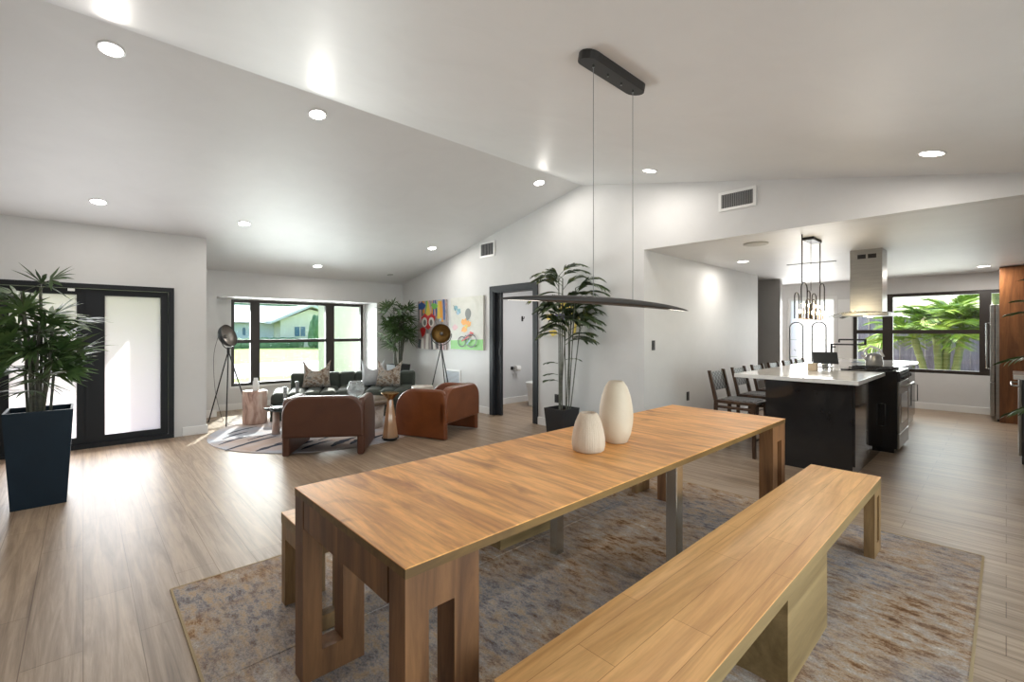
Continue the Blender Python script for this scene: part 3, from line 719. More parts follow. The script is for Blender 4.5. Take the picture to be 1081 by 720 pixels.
mb = MB(); mb.lathe([(0,0),(.085,0),(.085,.012),(.105,.02),(.105,.032),(0,.032)], seg=24); mb.build('foot', m_black, t)
t = thing('stump_side_table', 'pinkish petrified-wood stump side table by the left tripod lamp', 'table', (1.87,7.62,.009))
mb = MB(); rnd = random.Random(4); ph = [rnd.uniform(0,6) for _ in range(4)]
mb.lathe([(0,0),(.155,0),(.165,.02),(.158,.22),(.165,.46),(.158,.48),(0,.48)], seg=40, rfun=lambda t,z: 1+.03*math.sin(3*t+ph[0])+.02*math.sin(5*t+ph[1])+.012*math.sin(9*t+z*6))
mb.build('stump', m_stump, t)
mb = MB(); mb.lathe([(0,0),(.042,0),(.045,.01),(.040,.14),(.030,.155),(.028,.19),(.024,.19),(.024,.15),(0,.14)], seg=24)
tag(mb.build('white_bottle_vase', m_trim, loc=(1.88,7.61,.490)), 'small white cylindrical vase on the stump side table', 'vase')
t = thing('marble_side_table', 'small round marble side table behind the tan leather armchair', 'table', (3.93,6.30,.009))
mb = MB(); mb.lathe([(0,0),(.15,0),(.155,.01),(.155,.40),(0,.40)], seg=40); mb.build('drum', m_marble, t)
mb = MB(); mb.lathe([(0,0),(.168,0),(.17,.008),(.17,.095),(.165,.10),(0,.10)], c=(0,0,.401), seg=40); mb.build('tabletop', m_marble, t)

# ------------------------------------------------------------------ tripod lamps
def tripod_lamp(label, loc, feet, apex, hc, aim, inner, r=.17):
    t = thing('tripod_floor_lamp', label, 'floor lamp', loc)
    for f in feet:
        mb = MB(); mb.tube([(f[0],f[1],.006),(0,0,apex)], .009, 8); mb.build('leg', m_black, t)
    mb = MB(); mb.tube([(0,0,apex-.03),(0,0,apex+.05)], .02, 12); mb.build('hub', m_black, t)
    aim = Vector(aim).normalized(); q = aim.to_track_quat('Z','Y').to_matrix().to_4x4(); hc = Vector(hc)
    T = Matrix.Translation(hc) @ q
    mb = MB(); pr = [(r*math.sin(a), -r*.72*math.cos(a)) for a in [PI/2*k/10 for k in range(11)]]
    mb.lathe(pr+[(r*1.0,.012),(r*.985,.012),(r*.975,0)], T=T, seg=36, cap=False); sh = mb.build('dish_shade', m_darksteel, t)
    mb = MB(); mb.lathe([(p[0]*.965, p[1]*.95) for p in pr], T=T, seg=36, cap=False); mb.build('reflector', inner, sh)
    mb = MB(); mb.ball((0,0,-.05), .032, T=T, sub=2); mb.tube([(0,0,-.11),(0,0,-.06)], .018, 10, T=T); mb.build('lamp_bulb', mat('dark_bulb', (.18,.17,.16), .15), sh)
    # yoke under the dish
    side = Vector((0,0,1)).cross(aim).normalized(); mb = MB(); pts = []
    for k in range(13):
        a = PI*k/12; pts.append(hc + side*math.cos(a)*(r+.012) - Vector((0,0,1))*math.sin(a)*(r+.03))
    mb.tube(pts, .007, 8); mb.build('yoke', m_black, t)
    return t
def cord(pts, label):
    mb = MB(); P = [Vector(p) for p in pts]; out = []
    for i in range(len(P)-1):
        p0,p1,p2,p3 = P[max(i-1,0)],P[i],P[i+1],P[min(i+2,len(P)-1)]
        for k in range(8):
            s = k/8; out.append(.5*((2*p1)+(-p0+p2)*s+(2*p0-5*p1+4*p2-p3)*s*s+(-p0+3*p1-3*p2+p3)*s**3))
    out.append(P[-1]); mb.tube(out, .003, 5); return mb
ta = tripod_lamp('black tripod lamp with a grey metal dish at the left of the window', (1.60,7.98,0), [(-.22,.20),(-.10,-.36),(.32,.10)], 1.08, (0.0,-.02,1.31), (.75,-.75,.38), mottled('grey_reflector', [(.3,(.22,.20,.18)),(.7,(.42,.39,.36))], 5, .35, metal=.7))
mb = cord([(-.12,.06,1.30),(-.17,.10,1.0),(-.15,.12,.5),(-.08,.10,.12),(-.05,.12,.012),(-.15,.22,.01),(-.28,.2,.01)], ''); mb.build('power_cord', m_black, ta)
tripod_lamp('black tripod lamp with a gold-lined dish in front of the paintings', (4.42,6.50,0), [(-.22,.12),(.05,-.30),(.24,.16)], 1.12, (0,0,1.335), (-.66,-.74,.03), m_goldin, .165)

# ------------------------------------------------------------------ paintings
def canvas(label, y0, y1, z0, z1, bgm, shapes, mats_):
    t = thing('wall_painting', label, 'painting', (XA-.035,(y0+y1)/2,z0)); w_ = y1-y0; h = z1-z0
    mb = MB(); mb.box(0,.033,-w_/2,w_/2,0,h,.003); mb.build('canvas', bgm, t)
    # paint coordinates: u to the right seen from the room (= -Y), v up, both 0..1
    mb = MB()
    d = -.0008
    for i, (mi, poly) in enumerate(shapes):
        mb.cur = mi; dd = d - .0004*i
        mb.add([(dd, w_/2-u*w_, v*h) for u, v in poly], [list(range(len(poly)))])
    mb.build('paint', mats_, t)
def ell(u, v, ru, rv, n=20, a0=0, a1=2*PI): return [(u+ru*math.cos(a0+(a1-a0)*k/n), v+rv*math.sin(a0+(a1-a0)*k/n)) for k in range(n)]
def blob(u, v, r, rnd, n=11): return [(u+r*math.cos(2*PI*k/n)*rnd.uniform(.6,1.15), v+.7*r*math.sin(2*PI*k/n)*rnd.uniform(.6,1.15)) for k in range(n)]
def bar(u0,v0,u1,v1,w_):
    d = Vector((u1-u0,v1-v0)).normalized(); n_ = Vector((-d.y,d.x))*w_/2
    return [(u0+n_.x,v0+n_.y),(u1+n_.x,v1+n_.y),(u1-n_.x,v1-n_.y),(u0-n_.x,v0-n_.y)]
def ring(u,v,ru,rv,w_,n=24):
    return [bar(u+ru*math.cos(2*PI*k/n),v+rv*math.sin(2*PI*k/n),u+ru*math.cos(2*PI*(k+1)/n),v+rv*math.sin(2*PI*(k+1)/n),w_) for k in range(n)]
pal = [mat('paint_red',(.62,.02,.02),.5), mat('paint_white',(.82,.80,.76),.5), mat('paint_blue',(.03,.10,.32),.5), mat('paint_orange',(.85,.36,.03),.5), mat('paint_yellow',(.80,.60,.08),.5),
       mat('paint_green',(.16,.50,.08),.5), mat('paint_teal',(.18,.38,.45),.5), mat('paint_black',(.02,.02,.025),.5), mat('paint_grey',(.17,.18,.17),.5), mat('paint_pink',(.72,.45,.48),.5), mat('paint_purple',(.08,.05,.16),.5), mat('paint_skyblue',(.30,.48,.62),.5)]
rnd = random.Random(12); sh = []
for k in range(16):
    u = .05+.06*k; sh.append((rnd.choice([2,6,3,5,11,4,9,8]), bar(u, .55+rnd.uniform(0,.2), u+rnd.uniform(-.08,.08), 1.0, rnd.uniform(.05,.10))))
sh += [(2, blob(.16,.90,.15,rnd)), (4, bar(.78,.62,.80,.98,.13)), (3, bar(.86,.64,.84,.96,.07)), (5, blob(.62,.88,.11,rnd)), (4,[(.30,.7),(.40,1.0),(.50,.7)])]
sh += [(0, [(.15,.66),(.28,.74),(.40,.68),(.52,.74),(.66,.66),(.60,.52),(.40,.40),(.2,.52)]), (1, ell(.27,.56,.10,.10)), (1, ell(.52,.56,.10,.10)), (8, ell(.28,.55,.05,.06)), (8, ell(.51,.55,.05,.06)), (0, [(.1,.42),(.22,.46),(.32,.42),(.28,.30),(.18,.24)]),
       (7, bar(.06,.02,.10,.2,.1)), (1, bar(.20,0,.20,.22,.10)), (1, bar(.36,0,.38,.32,.10)), (7, bar(.55,0,.52,.3,.05)), (1, bar(.63,0,.60,.26,.08)), (7, bar(.74,.02,.7,.2,.06)), (9, bar(.88,0,.86,.2,.12)), (5, blob(.72,.34,.07,rnd))]
m_cv1 = mottled('canvas_grey', [(.3,(.12,.16,.20)),(.45,(.38,.34,.34)),(.6,(.55,.45,.44)),(.75,(.45,.10,.08))], 5, .6)
canvas('multicoloured abstract painting with a red heart, left of the two', 7.03, 8.0, 1.03, 1.965, m_cv1, sh, pal)
sh = [(5, [(0,0),(1,0),(1,.20),(0,.17)])]
sh += [(6, blob(.17,.80,.07,rnd)), (6, blob(.27,.74,.08,rnd)), (11, blob(.24,.70,.06,rnd)), (7, bar(.10,.86,.20,.70,.012)), (9, blob(.15,.42,.09,rnd)),
       (8, ell(.56,.68,.09,.10)), (8, blob(.55,.60,.07,rnd)), (3, blob(.46,.52,.11,rnd)), (3, blob(.58,.49,.09,rnd)), (3, blob(.45,.37,.10,rnd)), (4, blob(.50,.44,.05,rnd)), (0, bar(.48,.22,.60,.28,.03)), (0, blob(.66,.30,.07,rnd)), (9, bar(.40,.2,.62,.32,.02))]
sh += [(7, q) for q in ring(.38,.15,.12,.095,.02)] + [(7, q) for q in ring(.68,.17,.15,.115,.022)] + [(7, bar(.38,.15,.52,.27,.015)), (7, bar(.52,.27,.68,.17,.015)), (0, bar(.40,.16,.62,.25,.02)), (6, bar(.55,.1,.66,.2,.03))]
m_cv2 = mottled('canvas_cream', [(.3,(.60,.60,.53)),(.55,(.72,.71,.66)),(.75,(.62,.66,.58))], 3, .6)
canvas('pale painting of orange flowers on a bicycle over green ground, nearest the doorway', 5.95, 6.88, 1.055, 1.975, m_cv2, sh, pal)
sh = [(4, blob(.15,.58,.14,rnd)), (4, blob(.25,.12,.13,rnd)), (4, blob(.55,.85,.22,rnd)), (4, blob(.72,.55,.18,rnd)), (3, blob(.50,.72,.09,rnd)), (10, blob(.42,.58,.15,rnd)), (1, blob(.47,.68,.05,rnd)), (10, blob(.5,.45,.08,rnd)), (7, blob(.40,.50,.06,rnd)), (4, bar(.75,.1,.78,.4,.05)), (6, bar(.2,.50,.35,.42,.02)), (8, bar(.15,.5,.16,.2,.01)), (8, bar(.28,.5,.27,.2,.01))]
m_cv3 = mottled('canvas_silver', [(.3,(.50,.48,.42)),(.7,(.68,.67,.63))], 4, .6)
canvas('yellow and purple abstract flower painting behind the bamboo palm', 3.80, 4.58, 1.29, 1.80, m_cv3, sh, pal)

# ------------------------------------------------------------------ bathroom things
t = thing('toilet', 'white skirted toilet half hidden by the right side of the dark doorway', 'toilet', (6.22,5.92,0), -PI/2)
mb = MB(); mb.smooth = True
vs = []; fs = []; n = 28
for z, sc_, oy in ((0,.80,0),(.03,.82,0),(.30,.90,0),(.38,1.0,0),(.40,1.0,0)):
    for k in range(n):
        a = 2*PI*k/n; x = .185*math.cos(a)*sc_; y = (-.30 if math.sin(a) < 0 else .20)*abs(math.sin(a))**.8*sc_; vs.append((x,y+oy,z))
for i in range(4):
    for k in range(n): fs.append((i*n+k,i*n+(k+1)%n,(i+1)*n+(k+1)%n,(i+1)*n+k))
fs.append(tuple(range(n))); fs.append(tuple(4*n+k for k in range(n))); mb.add(vs, fs)
mb.build('bowl', m_trim, t)
mb = MB(); mb.prism([(.19*math.cos(2*PI*k/n), (-.305 if math.sin(2*PI*k/n) < 0 else .20)*abs(math.sin(2*PI*k/n))**.8) for k in range(n)], .401, .44, 'xy', bev=.008); mb.build('lid', m_trim, t)
mb = MB(); mb.box(-.19,.19,.17,.36,0,.74,.02); mb.build('tank', m_trim, t)
t = thing('toilet_roll_holder', 'black holder with a white paper roll on the bathroom wall', 'toilet roll holder', (6.0,6.45,.67))
mb = MB(); mb.box(-.03,.03,-.012,0,-.03,.03,.003); mb.tube([(0,0,0),(0,-.07,0),(.16,-.07,0)], .008); mb.build('bracket', m_black, t)
mb = MB(); mb.tube([(.03,-.07,0),(.14,-.07,0)], .052, 20); mb.build('paper_roll', m_trim, t)
t = thing('robe_hook', 'black robe hook high on the bathroom wall', 'hook', (6.28,6.45,1.62))
mb = MB(); mb.box(-.02,.02,-.01,0,-.05,.05,.003); mb.tube([(0,0,0),(0,-.05,0),(0,-.06,.04)], .007); mb.build('hook', m_black, t)

# ------------------------------------------------------------------ kitchen island
IX0, IX1, IY0, IY1 = 5.27, 9.40, .96, 1.73
t = thing('kitchen_island', 'glossy charcoal kitchen island base below the white worktop', 'island', (IX0,IY0,0))
mb = MB(); mb.box(0,1.38,.02,IY1-IY0,0,.868); mb.box(2.10,IX1-IX0,.02,IY1-IY0,0,.868); mb.box(1.38,2.10,.42,IY1-IY0,0,.868); mb.build('carcass', m_gloss, t)
def front(x0, x1, z0, z1, handle='bar'):
    mb = MB(); mb.box(x0+.002,x1-.002,0,.019,z0,z1,.002); d_ = mb.build('drawer_front' if z1-z0 < .5 else 'door', m_gloss, t); d_['label'] = 'high-gloss charcoal front'
    mb = MB(); xm = x1-.06
    if not handle: return
    if handle == 'bar':
        mb.tube([(xm,0,z1-.30),(xm,-.035,z1-.30),(xm,-.035,z1-.55),(xm,0,z1-.55)], .006, 8)
    else:
        mb.tube([(x0+.15,0,z1-.06),(x0+.15,-.035,z1-.06),(x1-.15,-.035,z1-.06),(x1-.15,0,z1-.06)], .006, 8)
    mb.build('handle', m_darksteel, d_)
front(0,.69,.10,.86,None); front(.69,1.37,.10,.86)
front(2.11,2.78,.10,.86); front(2.79,3.45,.10,.86); front(3.46,4.12,.10,.86)
mb = MB(); mb.prism([(5.24,.93),(6.62,.93),(6.62,1.36),(7.38,1.36),(7.38,.93),(9.46,.93),(9.46,2.04),(5.24,2.04)], .869, .91, 'xy', bev=.003)
tag(mb.build('worktop', m_quartz), 'white polished quartz worktop of the kitchen island', 'worktop')
# range
t = thing('range_cooker', 'black-sided range cooker with steel door set into the island', 'oven', (6.65,.81,0))
mb = MB(); mb.box(0,.72,.02,.54,.05,.905,.004); mb.box(.03,.69,.05,.5,0,.05); mb.build('body', m_blackgloss, t)
mb = MB(); mb.box(.005,.715,0,.019,.23,.80,.004); d_ = mb.build('oven_door', m_steel, t)
mb = MB(); mb.box(.12,.60,-.002,0,.33,.66); mb.build('oven_glass', m_blackgloss, d_)
mb = MB(); mb.tube([(.06,0,.76),(.06,-.05,.76),(.66,-.05,.76),(.66,0,.76)], .012, 10); mb.build('handle', m_steel, d_)
mb = MB(); mb.box(.005,.715,0,.019,.06,.22,.004); mb.build('warming_drawer', m_steel, t)
mb = MB(); mb.box(.005,.715,-.005,.019,.81,.90,.004); cp = mb.build('control_panel', m_black, t)
for k in range(5):
    mb = MB(); mb.tube([(.09+.135*k,-.005,.855),(.09+.135*k,-.035,.855)], .02, 14); mb.build('knob', m_darksteel, cp)
mb = MB(); mb.box(0,.72,.0,.545,.906,.925,.003); mb.build('cooktop', m_blackgloss, t)
mb = MB()
for x in (.18,.36,.54):
    for y in (.16,.40): mb.lathe([(.07,0),(.07,.012),(.06,.012),(.06,0)], c=(x,y,.9255), seg=20)
    mb.box(x-.004,x+.004,.05,.5,.930,.942)
mb.build('grates', m_black, t)
# hood
t = thing('range_hood', 'stainless island hood with tall chimney and curved glass skirt', 'range hood', (6.98,1.14,0))
mb = MB(); mb.box(-.16,.16,-.155,.155,1.60,ZK-.001,.002); ch = mb.build('chimney', m_steel, t)
mb = MB()
for k in range(2): mb.box(-.163,-.160,-.10+.10*k,-.02+.10*k,2.24,2.29)
mb.build('vent_slots', m_black, ch)
mb = MB(); mb.box(-.25,.25,-.22,.22,1.555,1.60,.006); mb.build('motor_housing', m_steel, t)
mb = MB(); n = 20; vs = []; fs = []
for i in range(n+1):
    s = -1+2*i/n; z = 1.60-.06*s*s
    for x in (-.40,.40): vs += [(x, .34*s, z), (x, .34*s, z+.008)]
for i in range(n):
    b0 = 4*i; b1 = 4*i+4
    fs += [(b0,b0+2,b1+2,b1),(b0+1,b1+1,b1+3,b0+3),(b0,b1,b1+1,b0+1),(b0+2,b0+3,b1+3,b1+2)]
fs += [(0,1,3,2),(4*n,4*n+2,4*n+3,4*n+1)]; mb.add(vs, fs); mb.build('glass_skirt', mat('hood_glass', (.8,.85,.85), .03, trans=.8), t)
for x in (-.12,.12):
    mb = MB(); mb.lathe([(.03,0),(.03,-.006),(0,-.006)], c=(x,0,1.5545), seg=16); mb.build('hood_lamp', m_bulb, t)
# chandelier
t = thing('loop_chandelier', 'dark metal multi-loop chandelier with small glowing bulbs over the island', 'chandelier', (5.65,1.40,1.50))
zt = ZK-1.50
mb = MB(); mb.box(-.16,.16,-.05,.05,zt-.03,zt-.001,.003); mb.build('canopy', m_black, t)
lo = [(-.36,-.02,.36,.0,.10),(-.42,.03,.26,.0,.07),(-.27,-.03,.20,.0,.07),(-.05,.02,.30,.02,.05),(-.08,-.03,.18,.0,.08),(.15,.02,.28,.0,.08),(.30,-.02,.40,.1,.09),(.22,.04,.22,.0,.06)]
for x, y, zt_, zb, wd in lo:
    mb = MB(); pts = [(x-wd,y,zb)] + [(x-wd*math.cos(PI*k/8), y, zt_-wd*.6+wd*.6*math.sin(PI*k/8)) for k in range(9)] + [(x+wd,y,zb)]
    mb.tube(pts, .006, 6); mb.build('loop', m_bronze, t)
for x, z in ((-.36,.36),(-.05,.30),(.30,.40)):
    mb = MB(); mb.tube([(x,0,z),(x,0,zt-.02 if abs(x) < .2 else zt-.002)], .006 if abs(x) > .2 else .003, 6); mb.build('rod', m_bronze, t)
for x, z in ((-.30,.0),(-.05,.0),(.20,.0)):
    mb = MB(); mb.tube([(x-.17,0,z),(x+.17,0,z)], .006, 6); mb.build('cross_rail', m_gold, t)
for k in range(9):
    x = -.42+.105*k; z = .14 if k % 2 else .07
    mb = MB(); mb.tube([(x,0,.006),(x,0,z-.02)], .006, 6, True); b_ = mb.build('lamp_holder', m_gold, t)
    mb = MB(); mb.ball((x,0,z), (.014,.014,.02), sub=2); mb.build('bulb', m_bulb, b_)
light('chandelier_lamp', 'POINT', (5.65,1.40,1.62), 5, (1,.85,.6), shadow_soft_size=.15)

# bar stools
m_stoolwood = wood('stool_walnut', (.022,.010,.004), (.075,.036,.016), 'z', .4, 10, knots=False)
m_weave = mat('woven_black_leather', (.03,.03,.03), .35)
f_ = noise(m_weave, coords(m_weave), 60, 2)
ck = N(m_weave, 'ShaderNodeTexChecker'); ck.inputs['Scale'].default_value = 26; ck.inputs['Color1'].default_value = (.02,.02,.02,1); ck.inputs['Color2'].default_value = (.16,.16,.16,1)
L(m_weave, coords(m_weave), ck.inputs['Vector']); L(m_weave, ck.outputs['Color'], bsdf(m_weave).inputs['Base Color'])
def stool(label, loc):
    t = thing('counter_stool', label, 'stool', loc, 0, 'counter stools along the island')
    # back at +Y, seat towards -Y
    for sx in (-1,1):
        mb = MB(); T = None
        mb.prism([(.20,0),(.235,0),(.225,.58),(.30,.92),(.265,.92),(.185,.58)], sx*.19-.016, sx*.19+.016, 'yz', bev=.004); mb.build('rear_leg', m_stoolwood, t)
        mb = MB(); mb.prism([(-.22,0),(-.19,0),(-.17,.57),(-.215,.57)], sx*.19-.016, sx*.19+.016, 'yz', bev=.004); mb.build('front_leg', m_stoolwood, t)
        mb = MB(); mb.tube([(sx*.19,-.19,.24),(sx*.19,.20,.24)], .010, 8); mb.tube([(sx*.19,-.18,.52),(sx*.19,.20,.52)], .016, 8); mb.build('side_rail', m_stoolwood, t)
    for y, z in ((-.195,.18),(.215,.30)):
        mb = MB(); mb.tube([(-.19,y,z),(.19,y,z)], .010, 8); mb.build('stretcher', m_stoolwood, t)
    mb = MB(); mb.box(-.215,.215,-.225,.20,.565,.60,.008); se = mb.build('seat', m_stoolwood, t)
    mb = MB(); mb.box(-.17,.17,-.18,.16,.598,.607,.003); o = mb.build('woven_pad', m_weave, se)
    mb = MB(); n = 8; vs = []
    T = Matrix.Translation((0,.262,.80)) @ Matrix.Rotation(-.215,4,'X')
    mb.box(-.175,.175,-.006,.006,-.11,.105,.004,T); bp = mb.build('back_panel', m_weave, t)
    return t
s0 = stool('nearest walnut counter stool with woven black back, clear of the worktop', (5.47,2.05,0))
labs = ['second counter stool from the near end, only partly behind the worktop corner', 'third counter stool from the near end, its back showing above the worktop',
        'fourth counter stool from the near end, third from the far end', 'fifth counter stool from the near end, just before the last', 'farthest counter stool, in front of the bright glazed door']
for k, l in enumerate(labs): dup(s0, (5.47+.68*(k+1), 2.05+.012*(k+1), 0), 0, l)

# things on the worktop
ZC = .911
t = thing('tablet_stand', 'dark tablet propped on a small metal stand on the worktop', 'tablet', (7.05,1.60,ZC), R(20))
mb = MB(); mb.box(-.10,.10,-.14,.14,-.005,.005,.004, Matrix.Translation((.03,0,.115)) @ Matrix.Rotation(-.8,4,'Y')); mb.build('tablet', m_darksteel, t)
mb = MB(); mb.box(-.07,.07,-.08,.08,0,.01,.003); mb.tube([(.03,0,.01),(.05,0,.12)], .012, 8); mb.build('stand', m_steel, t)
mb = MB(); mb.box(-.05,.05,-.045,.045,0,.085,.004); tag(mb.build('small_box', mat('beige_card', (.62,.52,.40), .6), loc=(6.28,1.55,ZC)), 'small beige box on the worktop left of the tablet', 'box')
mb = MB(); mb.lathe([(0,0),(.03,0),(.034,.08),(.030,.08),(.027,.008),(0,.008)], seg=20)
cp0 = tag(mb.build('drinking_glass', m_crystal, loc=(6.42,1.46,ZC)), 'small clear tumbler between the beige box and the tablet', 'glass')
t = thing('pot_filler_tap', 'black double-jointed tap standing on the far part of the worktop', 'tap', (8.55,1.86,ZC))
mb = MB(); mb.tube([(0,0,0),(0,0,.27)], .016, 12); mb.tube([(0,0,.22),(.02,-.05,.22)], .012, 8); mb.build('riser', m_black, t)
mb = MB(); mb.tube([(0,0,.26),(.03,-.42,.26)], .012, 10); mb.build('lower_arm', m_black, t)
mb = MB(); mb.tube([(.03,-.42,.25),(.03,-.42,.345)], .016, 12); mb.tube([(.03,-.42,.335),(.0,-.10,.335)], .012, 10); mb.tube([(.0,-.10,.34),(0,-.10,.29)], .012, 8); mb.build('upper_arm', m_black, t)
t = thing('kettle', 'silver kettle with white curved handle near the cooktop', 'kettle', (7.85,1.22,ZC))
mb = MB(); mb.lathe([(0,0),(.095,0),(.10,.02),(.085,.12),(.06,.16),(0,.17)], seg=28); mb.build('body', m_steel, t)
mb = MB(); mb.tube([(0,.07,.12),(0,.10,.20),(0,.04,.26),(0,-.05,.22),(0,-.10,.12)], .016, 10); mb.build('handle', m_trim, t)
mb = MB(); mb.tube([(0,.08,.07),(0,.14,.14)], .016, 8, radii=[.022,.012]); mb.build('spout', m_steel, t)
mb = MB(); mb.box(-.20,.20,-.16,.16,0,.006,.002); tag(mb.build('serving_tray', mat('tray_grey', (.45,.50,.56), .15), loc=(8.55,1.42,ZC)), 'flat blue-grey tray on the far end of the worktop', 'tray')

# fridge and wood surround, side counter
t = thing('refrigerator', 'tall stainless refrigerator standing proud of the wood surround', 'refrigerator', (10.16,-.45,0))
mb = MB(); mb.box(0,.72,-.15,.56,.04,1.78,.006); mb.build('body', m_steel, t)
mb = MB(); mb.box(0,.72,.565,.62,.60,1.78,.008); d_ = mb.build('upper_door', m_steel, t); mb = MB(); mb.tube([(.08,.62,.8),(.08,.66,.8),(.08,.66,1.5),(.08,.62,1.5)], .01, 8); mb.build('handle', m_chrome, d_)
mb = MB(); mb.box(0,.72,.565,.62,.08,.59,.008); mb.build('freezer_door', m_steel, t)
mb = MB(); mb.box(.03,.69,-.12,.54,0,.04); mb.build('plinth', m_black, t)
m_cab = wood('walnut_veneer', (.09,.032,.012), (.22,.09,.032), 'z', .35, 9, knots=False)
t = thing('refrigerator_surround', 'floor-to-ceiling reddish walnut panel cabinet around the refrigerator', 'cabinet', (10.08,-.95,0))
mb = MB(); mb.box(0,.06,0,1.02,0,2.34,.002); mb.build('side_panel', m_cab, t)
mb = MB(); mb.box(.062,.80,0,1.0,1.80,2.33,.002); mb.build('upper_cabinet', m_cab, t)
t = thing('side_counter', 'steel-fronted counter unit with white top at the right edge', 'cabinet', (7.1,-.85,0))
mb = MB(); mb.box(-.02,.66,0,.74,.0,.87,.003); mb.build('carcass', m_darksteel, t)
mb = MB(); mb.box(-.0,.655,.741,.76,.08,.86,.003); d_ = mb.build('door', m_steel, t); mb = MB(); mb.tube([(.60,.76,.8),(.60,.81,.8),(.06,.81,.8),(.06,.76,.8)], .01, 8); mb.build('handle', m_chrome, d_)
mb = MB(); mb.box(-.03,.70,0,.80,.871,.92,.006); mb.build('worktop', m_quartz, t)
# move the areca palm's pot clear of the unit: it stands on the unit's near side
# white tall panel between the window and glazed door
mb = MB(); mb.box(XK-.02,XK,2.03,2.26,.64,2.0,.003)
tag(mb.build('wall_panel', m_trim), 'narrow white panel on the back wall between the glazed door and window', 'panel')

# ------------------------------------------------------------------ outside
m_lawn = mottled('lawn_grass', [(.3,(.20,.32,.05)),(.5,(.30,.42,.07)),(.7,(.40,.48,.12))], 1.4, .9)
mb = MB(); mb.box(-60,80,9.9,16.5,-.16,-.10); mb.box(-60,80,24,62,-.2,-.10); struct('lawn', mb, m_lawn)
mb = MB(); mb.box(-60,80,16.5,24,-.20,-.11); struct('driveway', mb, mat('pale_paving', (.62,.60,.56), .9))
mb = MB(); mb.box(-3,4.35,9.4,9.9,-.16,-.11); mb.box(-3,1.1,7.5,9.0,-.14,-.02); struct('path', mb, mat('pale_paving', (.62,.60,.56), .9))
mb = MB(); mb.box(4.46,4.6,9.36,12.15,-.1,2.7); struct('wall_outer_wing', mb, mat('cream_render', (.66,.62,.52), .8))
mb = MB(); mb.box(-2.3,1.07,7.49,9.6,2.27,2.42); struct('porch_roof', mb, m_trim)
# neighbour's house
m_cream = mat('neighbour_render', (.78,.74,.60), .85); m_roof = mottled('white_roof_tile', [(.3,(.62,.62,.62)),(.7,(.78,.78,.77))], 2, .8)
def out(px, Y, py):
    a = (px-540.5)/486; fx, fy = math.cos(AZ), math.sin(AZ); dx = fx+a*fy; dy = fy-a*fx; t_ = Y/dy; return dx*t_, 1.37+t_*(350-py)/486
YH = 46.0
t = thing('neighbour_house', 'single-storey cream house with white roofs across the lawn', 'house', (0,0,0))
def P2(px,py,Y=YH): x,z = out(px,Y,py); return (x,z)
zb = -.12
g0 = P2(287,341)[0]; g1 = P2(349,334)[0]; gp, gz = P2(327,325); 
wl = [(P2(296,350)[0],zb),(P2(350,350)[0],zb),(P2(350,334)[0],P2(350,332)[1]),(gp,gz-.15),(P2(296,350)[0],P2(296,338)[1])]
mb = MB(); mb.prism(wl, YH, YH+9, 'xz'); mb.build('gable_wing', m_cream, t)
mb = MB(); x0 = P2(236,350)[0]; mb.box(x0, P2(296,350)[0], YH+2, YH+10, zb, P2(260,341,YH+2)[1]); mb.build('side_wing', mat('neighbour_grey', (.60,.66,.66), .85), t)
r0 = P2(284,342); r1 = P2(327,324); r2 = P2(352,333)
mb = MB()
mb.prism([r0,(r0[0],r0[1]+.25),(r1[0],r1[1]+.25),(r2[0],r2[1]+.25),r2,r1], YH-.6, YH+9.5, 'xz'); mb.build('gable_roof', m_roof, t)
xa, za = P2(234,340,YH+1.5); xb_ = P2(292,341,YH+1.5)[0]; zr = P2(260,322,YH+6)[1]
mb = MB(); mb.add([(xa,YH+1,za),(xb_+6,YH+1,za),(xb_+6,YH+6,zr),(xa,YH+6,zr),(xa,YH+11,za),(xb_+6,YH+11,za)], [(0,1,2,3),(3,2,5,4),(0,3,4),(1,5,2),(0,4,5,1)]); mb.build('hip_roof', m_roof, t)
for a, b_ in ((311,316),(317.5,322)):
    xx0, zz1 = P2(a,345); xx1, zz0 = P2(b_,355); mb = MB(); mb.box(xx0,xx1,YH-.05,YH,zz0,zz1); mb.build('window', mat('neighbour_window', (.10,.20,.28), .1), t)
xx0, zz1 = P2(256,346,YH+2); xx1, zz0 = P2(259,354,YH+2); mb = MB(); mb.box(xx0,xx1,YH+1.95,YH+2,zz0,zz1); mb.build('window', mat('neighbour_window', (.10,.20,.28), .1), t)
def bush(name, label, x, y, z, r, m, cat, n=14, seed=1):
    rnd_ = random.Random(seed); random.seed(seed); mb = MB()
    for k in range(n): mb.ball((x+rnd_.uniform(-.6,.6)*r[0], y+rnd_.uniform(-.6,.6)*r[1], z+rnd_.uniform(.15,.85)*r[2]), (r[0]*.5,r[1]*.5,r[2]*.35), jitter=.22, sub=2)
    return tag(mb.build(name, m), label, cat)
m_bush = mottled('bush_green', [(.3,(.07,.16,.07)),(.7,(.20,.34,.16))], 3, .9)
x, z = P2(333,345,YH-2.9); bush('shrub', 'round green tree against the cream house across the lawn', x, YH-3.6, -.1, (.75,.8,2.6), m_bush, 'tree', 16, 3)
x0_, _ = P2(240,350,YH-1); x1_, _ = P2(312,350,YH-1)
mb = MB(); random.seed(5)
nb_ = 26
for k in range(nb_): mb.ball((x0_+(x1_-x0_)*k/(nb_-1), YH-1+random.uniform(-.3,.3), .25), (.85,.6,.55), jitter=.2, sub=2)
tag(mb.build('hedge', m_bush), 'low green hedge along the front of the house across the lawn', 'hedge')
mb = MB(); random.seed(8)
for k in range(40): mb.ball((-25+2.4*k, 66+random.uniform(-2,2), 2.2+random.uniform(0,2.0)), (2.4,2,3.6), jitter=.25, sub=2)
tag(mb.build('tree_belt', m_bush), 'belt of trees far behind the cream house', 'trees')['kind'] = 'stuff'
